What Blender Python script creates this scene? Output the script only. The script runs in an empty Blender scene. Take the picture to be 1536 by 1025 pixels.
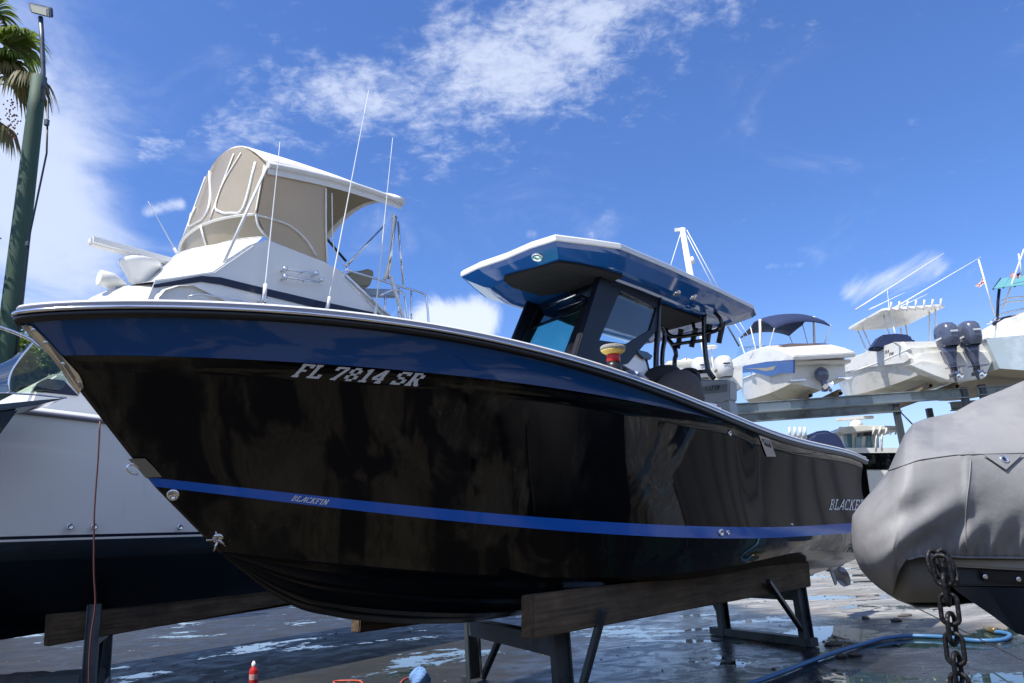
import bpy, bmesh, math, random
import numpy as np
from mathutils import Vector, Matrix
from mathutils.bvhtree import BVHTree
random.seed(7); rng = np.random.default_rng(7)
SC = bpy.context.scene; COL = SC.collection
# ------------------------------------------------------------ camera, sky, sun, exposure
PITCH, ROLL, FPX, CAMH = math.radians(15.05), math.radians(3.93), 1121.5, 1.2
fwd = np.array([0, math.cos(PITCH), math.sin(PITCH)]); up0 = np.array([0, -math.sin(PITCH), math.cos(PITCH)])
CR = np.array([1., 0, 0])*math.cos(ROLL) - up0*math.sin(ROLL)
CU = up0*math.cos(ROLL) + np.array([1., 0, 0])*math.sin(ROLL)
CC = np.array([0, 0, CAMH])
cam = bpy.data.cameras.new('camera'); cam.sensor_width = 36; cam.lens = 36*FPX/1536; cam.clip_end = 6000; cam.clip_start = .05
camo = bpy.data.objects.new('camera', cam); COL.objects.link(camo)
camo.matrix_world = Matrix(((CR[0], CU[0], -fwd[0], CC[0]), (CR[1], CU[1], -fwd[1], CC[1]), (CR[2], CU[2], -fwd[2], CC[2]), (0, 0, 0, 1)))
SC.camera = camo
SUN_AZ, SUN_EL = -128, 61
SKY = .076; EXPO = 1.16; SUNP = 3.0
SC.view_settings.view_transform = 'Standard'; SC.view_settings.look = 'None'
SC.view_settings.exposure = EXPO; SC.view_settings.gamma = 1
SC.render.resolution_x = 1024; SC.render.resolution_y = 683
SC.cycles.max_bounces = 10; SC.cycles.transparent_max_bounces = 16; SC.cycles.use_denoising = True
sl = bpy.data.lights.new('sun', 'SUN'); sl.energy = SUNP; sl.angle = math.radians(.5); sl.color = (1, .955, .88)
so = bpy.data.objects.new('sun', sl); COL.objects.link(so)
sa, se = math.radians(SUN_AZ), math.radians(SUN_EL)
sdir = Vector((math.sin(sa)*math.cos(se), math.cos(sa)*math.cos(se), math.sin(se)))
so.rotation_euler = sdir.to_track_quat('Z', 'Y').to_euler(); so.location = sdir*50

def ray(px, py): return fwd + CR*(px-768)/FPX - CU*(py-512.5)/FPX
def nray(px, py):
    d = ray(px, py); return d/np.linalg.norm(d)

world = bpy.data.worlds.new('World'); SC.world = world; world.use_nodes = True
wn = world.node_tree.nodes; wl = world.node_tree.links; wn.clear()
def WN(t, **k):
    n = wn.new(t)
    for a, b in k.items():
        if a[0] == 'i' and a[1:].isdigit(): n.inputs[int(a[1:])].default_value = b
        else: setattr(n, a, b)
    return n
def wmath(op, a, b=None, clamp=False):
    n = WN('ShaderNodeMath', operation=op, use_clamp=clamp)
    for i, s in enumerate((a, b)):
        if s is None: continue
        if isinstance(s, (int, float)): n.inputs[i].default_value = s
        else: wl.new(s, n.inputs[i])
    return n.outputs[0]
sky = WN('ShaderNodeTexSky', sky_type='NISHITA', sun_disc=False, sun_elevation=se, sun_rotation=sa, altitude=0, air_density=1.0, dust_density=.35, ozone_density=2.6)
tc = WN('ShaderNodeTexCoord')
nrm = WN('ShaderNodeVectorMath', operation='NORMALIZE'); wl.new(tc.outputs['Generated'], nrm.inputs[0])
D = nrm.outputs[0]
def capsule(A, B, wid, amp):
    A, B = nray(*A), nray(*B); AB = B-A
    s1 = WN('ShaderNodeVectorMath', operation='SUBTRACT'); wl.new(D, s1.inputs[0]); s1.inputs[1].default_value = A
    dt = WN('ShaderNodeVectorMath', operation='DOT_PRODUCT'); wl.new(s1.outputs[0], dt.inputs[0]); dt.inputs[1].default_value = AB
    t = wmath('MULTIPLY', dt.outputs['Value'], 1/max(1e-6, AB@AB), True)
    sc = WN('ShaderNodeVectorMath', operation='SCALE'); sc.inputs[0].default_value = AB; wl.new(t, sc.inputs['Scale'])
    s2 = WN('ShaderNodeVectorMath', operation='SUBTRACT'); wl.new(s1.outputs[0], s2.inputs[0]); wl.new(sc.outputs[0], s2.inputs[1])
    ln = WN('ShaderNodeVectorMath', operation='LENGTH'); wl.new(s2.outputs[0], ln.inputs[0])
    q = wmath('DIVIDE', ln.outputs['Value'], wid/FPX); q = wmath('MULTIPLY', q, q); q = wmath('MULTIPLY', q, -1)
    return wmath('MULTIPLY', wmath('EXPONENT', q), amp)
def wnoise(scale, detail, rough, dist, stretch=(1, 1, 1), off=(0, 0, 0)):
    mp = WN('ShaderNodeMapping'); mp.inputs['Scale'].default_value = stretch; mp.inputs['Location'].default_value = off
    wl.new(CPL, mp.inputs[0])
    n = WN('ShaderNodeTexNoise'); n.inputs['Scale'].default_value = scale; n.inputs['Detail'].default_value = detail
    n.inputs['Roughness'].default_value = rough; n.inputs['Distortion'].default_value = dist
    wl.new(mp.outputs[0], n.inputs['Vector']); return n.outputs['Fac']
sep = WN('ShaderNodeSeparateXYZ'); wl.new(D, sep.inputs[0])
zz = wmath('ADD', wmath('MAXIMUM', sep.outputs[2], 0.0), .22)
cmb = WN('ShaderNodeCombineXYZ'); wl.new(wmath('DIVIDE', sep.outputs[0], zz), cmb.inputs[0]); wl.new(wmath('DIVIDE', sep.outputs[1], zz), cmb.inputs[1])
CPL = cmb.outputs[0]
def acc(L):
    o = L[0]
    for q in L[1:]: o = wmath('ADD', o, q)
    return o
def ramp(v, a, b):
    n = WN('ShaderNodeMapRange', interpolation_type='SMOOTHERSTEP'); n.inputs[1].default_value = a; n.inputs[2].default_value = b
    wl.new(v, n.inputs[0]); return n.outputs[0]
fine = wmath('ADD', wmath('MULTIPLY', wnoise(7.5, 7, .62, .5), .52), wmath('MULTIPLY', wnoise(24, 8, .66, .3, (1, 1.25, 1), (2, 9, 0)), .48)); broad = wnoise(4.2, 9, .6, .6, off=(3, 1, 0)); wisp = wnoise(6, 9, .66, 1.1, (1, .45, 1), (5, 2, 0))
# mottled high cloud sweeping from the top to the left
mA = acc([capsule((1120, -90), (880, 50), 95, .95), capsule((880, 50), (700, 110), 95, .8), capsule((740, 130), (560, 120), 95, .50),
          capsule((700, 120), (660, 240), 55, .4), capsule((560, 150), (380, 190), 60, .62), capsule((400, 190), (220, 215), 38, .55), capsule((520, 130), (380, 90), 40, .45)])
dA = ramp(wmath('ADD', mA, wmath('MULTIPLY', wmath('SUBTRACT', fine, .5), 5.6)), .34, 2.25)
# soft bright veil on the left
mB = acc([capsule((-10, -120), (40, 200), 105, .50), capsule((40, 200), (90, 330), 100, .62), capsule((70, 320), (120, 430), 80, .80), capsule((-320, 100), (-220, 500), 220, .9)])
dB = ramp(wmath('ADD', mB, wmath('MULTIPLY', wmath('SUBTRACT', broad, .5), 3.0)), .02, 1.9)
# small cumulus, thin streaks low down
mC = acc([capsule((655, 480), (720, 478), 36, 1.35), capsule((640, 490), (560, 470), 22, .4), capsule((1280, 440), (1400, 395), 26, .85), capsule((890, 353), (905, 353), 18, .6), capsule((795, 352), (800, 352), 14, .7),
          capsule((1150, 400), (1230, 395), 9, .5), capsule((220, 318), (270, 305), 12, .7), capsule((1100, 640), (1420, 640), 40, .45), capsule((60, 560), (-100, 520), 60, .5)])
dC = ramp(wmath('ADD', mC, wmath('MULTIPLY', wmath('SUBTRACT', wisp, .5), 1.7)), .3, 1.25)
wbk = wnoise(2.2, 8, .6, .5, off=(-4, 7, 0))   # unseen cloud behind the viewer, thickened as neutral white fill for shaded hulls
back = ramp(sep.outputs[1], .1, -.35)
dD = wmath('MULTIPLY', ramp(wbk, .42, .62), back)
dens = wmath('MAXIMUM', wmath('MAXIMUM', wmath('MULTIPLY', dA, .60), wmath('MULTIPLY', dB, .62)), wmath('MAXIMUM', wmath('MULTIPLY', dC, .8), wmath('MULTIPLY', dD, .9)))
low = ramp(sep.outputs[2], .34, -.06)
dens = wmath('MAXIMUM', dens, wmath('MULTIPLY', low, .42))
tint = WN('ShaderNodeMix', data_type='RGBA', blend_type='MULTIPLY'); tint.inputs[0].default_value = 1; wl.new(sky.outputs[0], tint.inputs[6]); tint.inputs[7].default_value = (.60, .81, 1.20, 1)
mix = WN('ShaderNodeMix', data_type='RGBA'); wl.new(dens, mix.inputs[0]); wl.new(tint.outputs[2], mix.inputs[6]); mix.inputs[7].default_value = (6.0, 6.4, 7.2, 1)
bg = WN('ShaderNodeBackground'); bg.inputs[1].default_value = SKY; wl.new(mix.outputs[2], bg.inputs[0])
wo = WN('ShaderNodeOutputWorld'); wl.new(bg.outputs[0], wo.inputs[0])

# ------------------------------------------------------------ frames: a photo point seen on a chosen plane of a boat
class Frame:
    def __init__(s, ox, oy, az, oz=0.):
        a = math.radians(az); s.o = np.array([ox, oy, oz]); s.fx = np.array([-math.sin(a), -math.cos(a), 0]); s.fy = np.array([math.cos(a), -math.sin(a), 0]); s.fz = np.array([0, 0, 1.])
    def w(s, x, y=None, z=None):
        if y is None: x, y, z = x
        return s.o + s.fx*x + s.fy*y + s.fz*z
    def l(s, P): q = np.asarray(P)-s.o; return np.array([q@s.fx, q@s.fy, q[2]])
    def _h(s, px, py, n, k):
        d = ray(px, py); t = (k-(CC-s.o)@n)/(d@n); return s.l(CC+t*d)
    def X(s, px, py, x): return s._h(px, py, s.fx, x)
    def Y(s, px, py, y): return s._h(px, py, s.fy, y)
    def Z(s, px, py, z): return s._h(px, py, s.fz, z-s.o[2])
    def on(s, px, py, b):      # on the vertical surface y = b(x)
        d = ray(px, py); pv = None
        for t in np.arange(1.5, 16, .01):
            L = s.l(CC+t*d); g = L[1]-b(L[0])
            if pv is not None and pv > 0 and g <= 0: return L
            pv = g
        return None
W0 = Frame(0, 0, 180)          # fx=+Y world, fy=-X ... identity-like helper
def gp(px, py, z=0.):          # point of the ground (or height z) seen at a pixel
    d = ray(px, py); t = (z-CAMH)/d[2]; return CC+t*d
def yp(px, py, Y):             # point at world Y
    d = ray(px, py); return CC+d*(Y/d[1])

# ------------------------------------------------------------ mesh helpers (all in world coordinates)
class MB:
    def __init__(s): s.v = []; s.f = []; s.sm = []; s.mi = []
    def add(s, vs, fs, smooth=False, mi=0):
        n = len(s.v); s.v += [tuple(map(float, v)) for v in vs]
        for f in fs: s.f.append([i+n for i in f]); s.sm.append(smooth); s.mi.append(mi)
        return s
    def grid(s, rows, smooth=True, closed=False, mi=0, flip=False):
        n = len(rows[0]); vs = [p for r in rows for p in r]; fs = []
        for i in range(len(rows)-1):
            for j in range(n if closed else n-1):
                q = [i*n+j, i*n+(j+1) % n, (i+1)*n+(j+1) % n, (i+1)*n+j]
                fs.append(q[::-1] if flip else q)
        return s.add(vs, fs, smooth, mi)
    def hexa(s, p):   # 8 corners: 4 bottom ring, 4 top ring
        return s.add(p, [(3, 2, 1, 0), (4, 5, 6, 7), (0, 1, 5, 4), (1, 2, 6, 5), (2, 3, 7, 6), (3, 0, 4, 7)])
    def box(s, c, sz, ax=None):
        c = np.asarray(c, float); ax = np.eye(3) if ax is None else np.asarray(ax); h = np.asarray(sz)/2.
        P = []
        for k in (-1, 1):
            for i, j in ((-1, -1), (1, -1), (1, 1), (-1, 1)): P.append(c+ax[0]*h[0]*i+ax[1]*h[1]*j+ax[2]*h[2]*k)
        return s.hexa(P)
    def fbox(s, fr, x0, x1, y0, y1, z0, z1):
        P = [fr.w(x, y, z) for z in (z0, z1) for x, y in ((x0, y0), (x1, y0), (x1, y1), (x0, y1))]
        return s.hexa(P)
    def prism(s, poly, ext):   # polygon + extrusion vector
        poly = [np.asarray(p, float) for p in poly]; ext = np.asarray(ext, float); n = len(poly)
        vs = poly+[p+ext for p in poly]
        fs = [tuple(range(n))[::-1], tuple(range(n, 2*n))]+[(i, (i+1) % n, n+(i+1) % n, n+i) for i in range(n)]
        return s.add(vs, fs)
    def tube(s, pts, r, n=10, smooth=True, cap=True, sq=1.0):
        pts = [np.asarray(p, float) for p in pts]; m = len(pts)
        rs = [r]*m if np.isscalar(r) else list(r)
        tang = []
        for i in range(m):
            t = pts[min(i+1, m-1)]-pts[max(i-1, 0)]; tang.append(t/(np.linalg.norm(t)+1e-12))
        u = np.cross(tang[0], [0, 0, 1.]);
        if np.linalg.norm(u) < .05: u = np.cross(tang[0], [1., 0, 0])
        u /= np.linalg.norm(u); rows = []
        for i in range(m):
            u = u-tang[i]*(u@tang[i]); u /= np.linalg.norm(u)+1e-12; w = np.cross(tang[i], u)
            rows.append([pts[i]+rs[i]*(u*math.cos(a)+w*sq*math.sin(a)) for a in [2*math.pi*k/n for k in range(n)]])
        s.grid(rows, smooth, True)
        if cap:
            k = len(s.v)-m*n; s.f.append(list(range(k, k+n))[::-1]); s.sm.append(False); s.mi.append(0)
            k = len(s.v)-n; s.f.append(list(range(k, k+n))); s.sm.append(False); s.mi.append(0)
        return s
    def lathe(s, c, axis, prof, n=20, smooth=True):   # prof: (radius, height along axis)
        axis = np.asarray(axis, float); axis /= np.linalg.norm(axis)
        u = np.cross(axis, [0, 0, 1.]);
        if np.linalg.norm(u) < .05: u = np.cross(axis, [1., 0, 0])
        u /= np.linalg.norm(u); w = np.cross(axis, u); c = np.asarray(c, float)
        return s.grid([[c+axis*h+max(r, 1e-4)*(u*math.cos(a)+w*math.sin(a)) for a in [2*math.pi*k/n for k in range(n)]] for r, h in prof], smooth, True)
    def blob(s, c, rad, ax=None, n=14, m=9, jit=0., e=1.):
        c = np.asarray(c, float); ax = np.eye(3) if ax is None else np.asarray(ax); rows = []
        sg = lambda v: math.copysign(abs(v)**e, v)
        for i in range(m+1):
            th = math.pi*i/m; rows.append([])
            for k in range(n):
                a = 2*math.pi*k/n; j = 1+jit*(random.random()-.5)
                rows[-1].append(c+j*(ax[0]*rad[0]*sg(math.sin(th))*sg(math.cos(a))+ax[1]*rad[1]*sg(math.sin(th))*sg(math.sin(a))+ax[2]*rad[2]*sg(math.cos(th))))
        return s.grid(rows, True, True)
    def build(s, name, mat, parent=None, bevel=0., label=None, weld=False, subsurf=0, kind=None, seg=2):
        me = bpy.data.meshes.new(name); off = np.array(parent['_o']) if parent is not None else np.zeros(3)
        V = [tuple(np.array(v)-off) for v in s.v]
        me.from_pydata(V, [], s.f)
        mats = mat if isinstance(mat, (list, tuple)) else [mat]
        for m_ in mats: me.materials.append(m_)
        me.polygons.foreach_set('use_smooth', s.sm); me.polygons.foreach_set('material_index', s.mi)
        bm = bmesh.new(); bm.from_mesh(me)
        if weld: bmesh.ops.remove_doubles(bm, verts=bm.verts, dist=weld if weld is not True else 1e-4)
        if bevel:
            bmesh.ops.remove_doubles(bm, verts=bm.verts, dist=1e-5)
            es = [e for e in bm.edges if len(e.link_faces) == 2 and e.calc_face_angle(0) > .5]
            if es: bmesh.ops.bevel(bm, geom=es, offset=bevel, segments=seg, affect='EDGES', clamp_overlap=True)
        bmesh.ops.recalc_face_normals(bm, faces=bm.faces)
        bm.to_mesh(me); bm.free()
        o = bpy.data.objects.new(name, me); COL.objects.link(o)
        if parent is not None: o.parent = parent; o['_o'] = list(off)
        else: o['_o'] = [0., 0., 0.]
        if subsurf:
            md = o.modifiers.new('s', 'SUBSURF'); md.levels = md.render_levels = subsurf
        if label: o['label'] = label
        if kind: o['kind'] = kind
        return o
def tag(o, label, cat, group=None, kind=None):
    o['label'] = label
    if cat: o['category'] = cat
    if group: o['group'] = group
    if kind: o['kind'] = kind
    return o
def thing(name, label, cat, loc, group=None):
    o = bpy.data.objects.new(name, None); COL.objects.link(o); o.empty_display_size = .2
    o.location = tuple(map(float, loc)); o['_o'] = list(map(float, loc)); return tag(o, label, cat, group)
def rebase(o, loc):            # move the origin of a one-mesh thing to its base
    loc = Vector(tuple(map(float, loc))); o.data.transform(Matrix.Translation(-loc)); o.location = loc; return o
def bvh(o):
    off = Vector(o['_o']); return BVHTree.FromPolygons([v.co+off for v in o.data.vertices], [p.vertices[:] for p in o.data.polygons])
def cast(tree, px, py):        # where the surface is seen at a photo point
    d = Vector(tuple(nray(px, py))); loc, n, i, t = tree.ray_cast(Vector(tuple(CC)), d)
    if loc is None: return None, None
    n = n.normalized()
    if n.dot(d) > 0: n = -n
    return np.array(loc), np.array(n)
def catm(pts, k=6):
    P = [np.asarray(p, float) for p in pts]; P = [2*P[0]-P[1]]+P+[2*P[-1]-P[-2]]; out = []
    for i in range(1, len(P)-2):
        for j in range(k):
            t = j/k; a, b, c, d = P[i-1:i+3]
            out.append(.5*((2*b)+(-a+c)*t+(2*a-5*b+4*c-d)*t*t+(-a+3*b-3*c+d)*t**3))
    out.append(P[-2]); return out

# ------------------------------------------------------------ materials
def mat(name, col, rough=.5, metal=0., coat=0., var=.12, vs=6., bump=0., bs=60., trans=0., ior=1.45, emit=None, dirt=None, alpha=1., spec=.5, aniso=None, rvar=.0):
    m = bpy.data.materials.new(name); m.use_nodes = True; nt = m.node_tree; N = nt.nodes; L = nt.links
    b = N['Principled BSDF']; b.inputs['Roughness'].default_value = rough; b.inputs['Metallic'].default_value = metal
    b.inputs['Coat Weight'].default_value = coat; b.inputs['Coat Roughness'].default_value = .03
    b.inputs['Transmission Weight'].default_value = trans; b.inputs['IOR'].default_value = ior; b.inputs['Alpha'].default_value = alpha
    b.inputs['Specular IOR Level'].default_value = spec
    tcn = N.new('ShaderNodeTexCoord'); mp = N.new('ShaderNodeMapping'); L.new(tcn.outputs['Object'], mp.inputs[0])
    if aniso: mp.inputs['Scale'].default_value = aniso
    nz = N.new('ShaderNodeTexNoise'); nz.inputs['Scale'].default_value = vs; nz.inputs['Detail'].default_value = 8; nz.inputs['Roughness'].default_value = .6
    L.new(mp.outputs[0], nz.inputs['Vector'])
    cr = N.new('ShaderNodeMix'); cr.data_type = 'RGBA'
    c = np.array(col[:3]); cr.inputs[6].default_value = (*(c*(1-var)), 1); cr.inputs[7].default_value = (*np.minimum(c*(1+var), 1), 1)
    L.new(nz.outputs['Fac'], cr.inputs[0]); out = cr.outputs[2]
    if dirt:   # (colour, scale, low, high, stretch)
        dc, ds, lo, hi = dirt[:4]; mp2 = N.new('ShaderNodeMapping'); L.new(tcn.outputs['Object'], mp2.inputs[0])
        if len(dirt) > 4: mp2.inputs['Scale'].default_value = dirt[4]
        n2 = N.new('ShaderNodeTexNoise'); n2.inputs['Scale'].default_value = ds; n2.inputs['Detail'].default_value = 10; n2.inputs['Roughness'].default_value = .68; L.new(mp2.outputs[0], n2.inputs['Vector'])
        mr = N.new('ShaderNodeMapRange'); mr.inputs[1].default_value = lo; mr.inputs[2].default_value = hi; L.new(n2.outputs['Fac'], mr.inputs[0])
        mx = N.new('ShaderNodeMix'); mx.data_type = 'RGBA'; L.new(mr.outputs[0], mx.inputs[0]); L.new(out, mx.inputs[6]); mx.inputs[7].default_value = (*dc, 1); out = mx.outputs[2]
        if rvar:
            ma = N.new('ShaderNodeMapRange'); ma.inputs[3].default_value = rough; ma.inputs[4].default_value = rvar; L.new(mr.outputs[0], ma.inputs[0]); L.new(ma.outputs[0], b.inputs['Roughness'])
    L.new(out, b.inputs['Base Color'])
    if bump:
        n3 = N.new('ShaderNodeTexNoise'); n3.inputs['Scale'].default_value = bs; n3.inputs['Detail'].default_value = 6; L.new(mp.outputs[0], n3.inputs['Vector'])
        bp = N.new('ShaderNodeBump'); bp.inputs['Strength'].default_value = bump; bp.inputs['Distance'].default_value = .02; L.new(n3.outputs['Fac'], bp.inputs['Height']); L.new(bp.outputs[0], b.inputs['Normal'])
    if emit: b.inputs['Emission Color'].default_value = (*emit, 1); b.inputs['Emission Strength'].default_value = 1
    return m
M = {}
M['black_gel'] = mat('black_gel', (.0015, .0016, .0022), .03, coat=.0, spec=.36, var=.2, vs=3, bump=.010, bs=5, dirt=((.009, .008, .006), 2.2, .56, .76, (1.5, 1.5, .7)), rvar=.16)
def film_and_reflection(m):     # dried polish, water marks and painted brown ground reflection on the bow half
    N = m.node_tree.nodes; L = m.node_tree.links; b = N['Principled BSDF']; tcn = N.new('ShaderNodeTexCoord')
    a = math.radians(39.765); d = N.new('ShaderNodeVectorMath'); d.operation = 'DOT_PRODUCT'; d.inputs[1].default_value = (-math.sin(a), -math.cos(a), 0); L.new(tcn.outputs['Object'], d.inputs[0])
    def R(v, p, q, c=0., e=1.):
        n = N.new('ShaderNodeMapRange'); n.interpolation_type = 'SMOOTHSTEP'
        for i, w in ((1, p), (2, q), (3, c), (4, e)): n.inputs[i].default_value = w
        L.new(v, n.inputs[0]); return n.outputs[0]
    def NZ(s, sc, dt=9, loc=(0, 0, 0), ds=.3):
        mp = N.new('ShaderNodeMapping'); mp.inputs['Scale'].default_value = sc; mp.inputs['Location'].default_value = loc; L.new(tcn.outputs['Object'], mp.inputs[0])
        n = N.new('ShaderNodeTexNoise'); n.inputs['Scale'].default_value = s; n.inputs['Detail'].default_value = dt; n.inputs['Roughness'].default_value = .66; n.inputs['Distortion'].default_value = ds; L.new(mp.outputs[0], n.inputs['Vector']); return n.outputs['Fac']
    def mu(p, q, op='MULTIPLY'):
        n = N.new('ShaderNodeMath'); n.operation = op; n.use_clamp = True
        for i, w in enumerate((p, q)):
            if isinstance(w, (int, float)): n.inputs[i].default_value = w
            else: L.new(w, n.inputs[i])
        return n.outputs[0]
    bow = R(d.outputs['Value'], 1.5, 2.1); patch = R(NZ(1.1, (1, 1, .55), 4, (3, 1, 2), .8), .49, .58); runs = R(NZ(9, (1, 1, .16), 9), .36, .72, .25, 1); speck = R(NZ(30, (1, 1, .5), 6), .58, .72)
    film_and_refl = mu(mu(bow, patch), mu(runs, mu(speck, .6), 'ADD')); aft = mu(R(NZ(7, (1, 1, .12), 8, (5, 0, 0)), .60, .78), .22); f = mu(film_and_refl, mu(aft, .5), 'ADD')
    mx = N.new('ShaderNodeMix'); mx.data_type = 'RGBA'; L.new(f, mx.inputs[0]); src = b.inputs['Base Color'].links[0].from_socket; L.new(src, mx.inputs[6]); mx.inputs[7].default_value = (.030, .025, .016, 1); L.new(mx.outputs[2], b.inputs['Base Color'])
    rr = R(f, 0, 1, .03, .34); 
    for l in list(b.inputs['Roughness'].links): L.remove(l)
    L.new(rr, b.inputs['Roughness'])
film_and_reflection(M['black_gel'])
M['black_bottom'] = mat('black_bottom', (.003, .004, .006), .22, spec=.25, var=.3, vs=4, bump=.05, bs=14)
M['blue_gel'] = mat('blue_gel', (.007, .062, .215), .05, coat=.3, var=.08, vs=2)
M['stripe_blue'] = mat('stripe_blue', (.008, .10, .46), .12, coat=.3, var=.1)
M['top_blue'] = mat('top_blue', (.012, .088, .31), .05, coat=.5, var=.06)
M['rubber'] = mat('rubber', (.012, .012, .014), .35)
M['steel'] = mat('steel', (.78, .78, .80), .12, metal=1, var=.06, vs=30)
M['mirror'] = mat('mirror', (.55, .54, .50), .05, metal=1, var=.05, bump=.02, bs=9)
M['white_gel'] = mat('white_gel', (.74, .74, .72), .18, coat=.3, var=.04, vs=4)
M['white_paint'] = mat('white_paint', (.78, .78, .76), .35, var=.05)
M['black_frame'] = mat('black_frame', (.010, .010, .013), .12, coat=.5)
M['black_satin'] = mat('black_satin', (.006, .008, .015), .42, spec=.3)
M['black_cloth'] = mat('black_cloth', (.012, .012, .014), .8, var=.3, bump=.15, bs=40)
M['letter_silver'] = mat('letter_silver', (.58, .59, .61), .35, var=.1)
M['letter_white'] = mat('letter_white', (.75, .76, .78), .4, var=.05)
def translucent(m, k, col):
    N = m.node_tree.nodes; L = m.node_tree.links; b = N['Principled BSDF']; t = N.new('ShaderNodeBsdfTranslucent'); t.inputs[0].default_value = (*col, 1)
    mx = N.new('ShaderNodeMixShader'); mx.inputs[0].default_value = k; L.new(b.outputs[0], mx.inputs[1]); L.new(t.outputs[0], mx.inputs[2]); o = [n for n in N if n.type == 'OUTPUT_MATERIAL'][0]; L.new(mx.outputs[0], o.inputs[0])
def glass(name, tint, rough=.0, refl=.12):
    m = bpy.data.materials.new(name); m.use_nodes = True; N = m.node_tree.nodes; L = m.node_tree.links; N.clear()
    t = N.new('ShaderNodeBsdfTransparent'); t.inputs[0].default_value = (*tint, 1)
    g = N.new('ShaderNodeBsdfGlossy'); g.inputs['Roughness'].default_value = rough+.01
    fr = N.new('ShaderNodeLayerWeight'); pw = N.new('ShaderNodeMath'); pw.operation = 'POWER'; pw.inputs[1].default_value = 4.5; L.new(fr.outputs['Facing'], pw.inputs[0])
    a = N.new('ShaderNodeMath'); a.operation = 'MULTIPLY_ADD'; a.inputs[1].default_value = .9; a.inputs[2].default_value = refl*.6; a.use_clamp = True; L.new(pw.outputs[0], a.inputs[0])
    mx = N.new('ShaderNodeMixShader'); L.new(a.outputs[0], mx.inputs[0]); L.new(t.outputs[0], mx.inputs[1]); L.new(g.outputs[0], mx.inputs[2])
    o = N.new('ShaderNodeOutputMaterial'); L.new(mx.outputs[0], o.inputs[0]); return m
M['glass_teal'] = glass('glass_teal', (.52, .88, .86)); M['glass_dark'] = glass('glass_dark', (.36, .46, .50)); M['glass_clear'] = glass('glass_clear', (.86, .93, .94), 0, .08)
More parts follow.
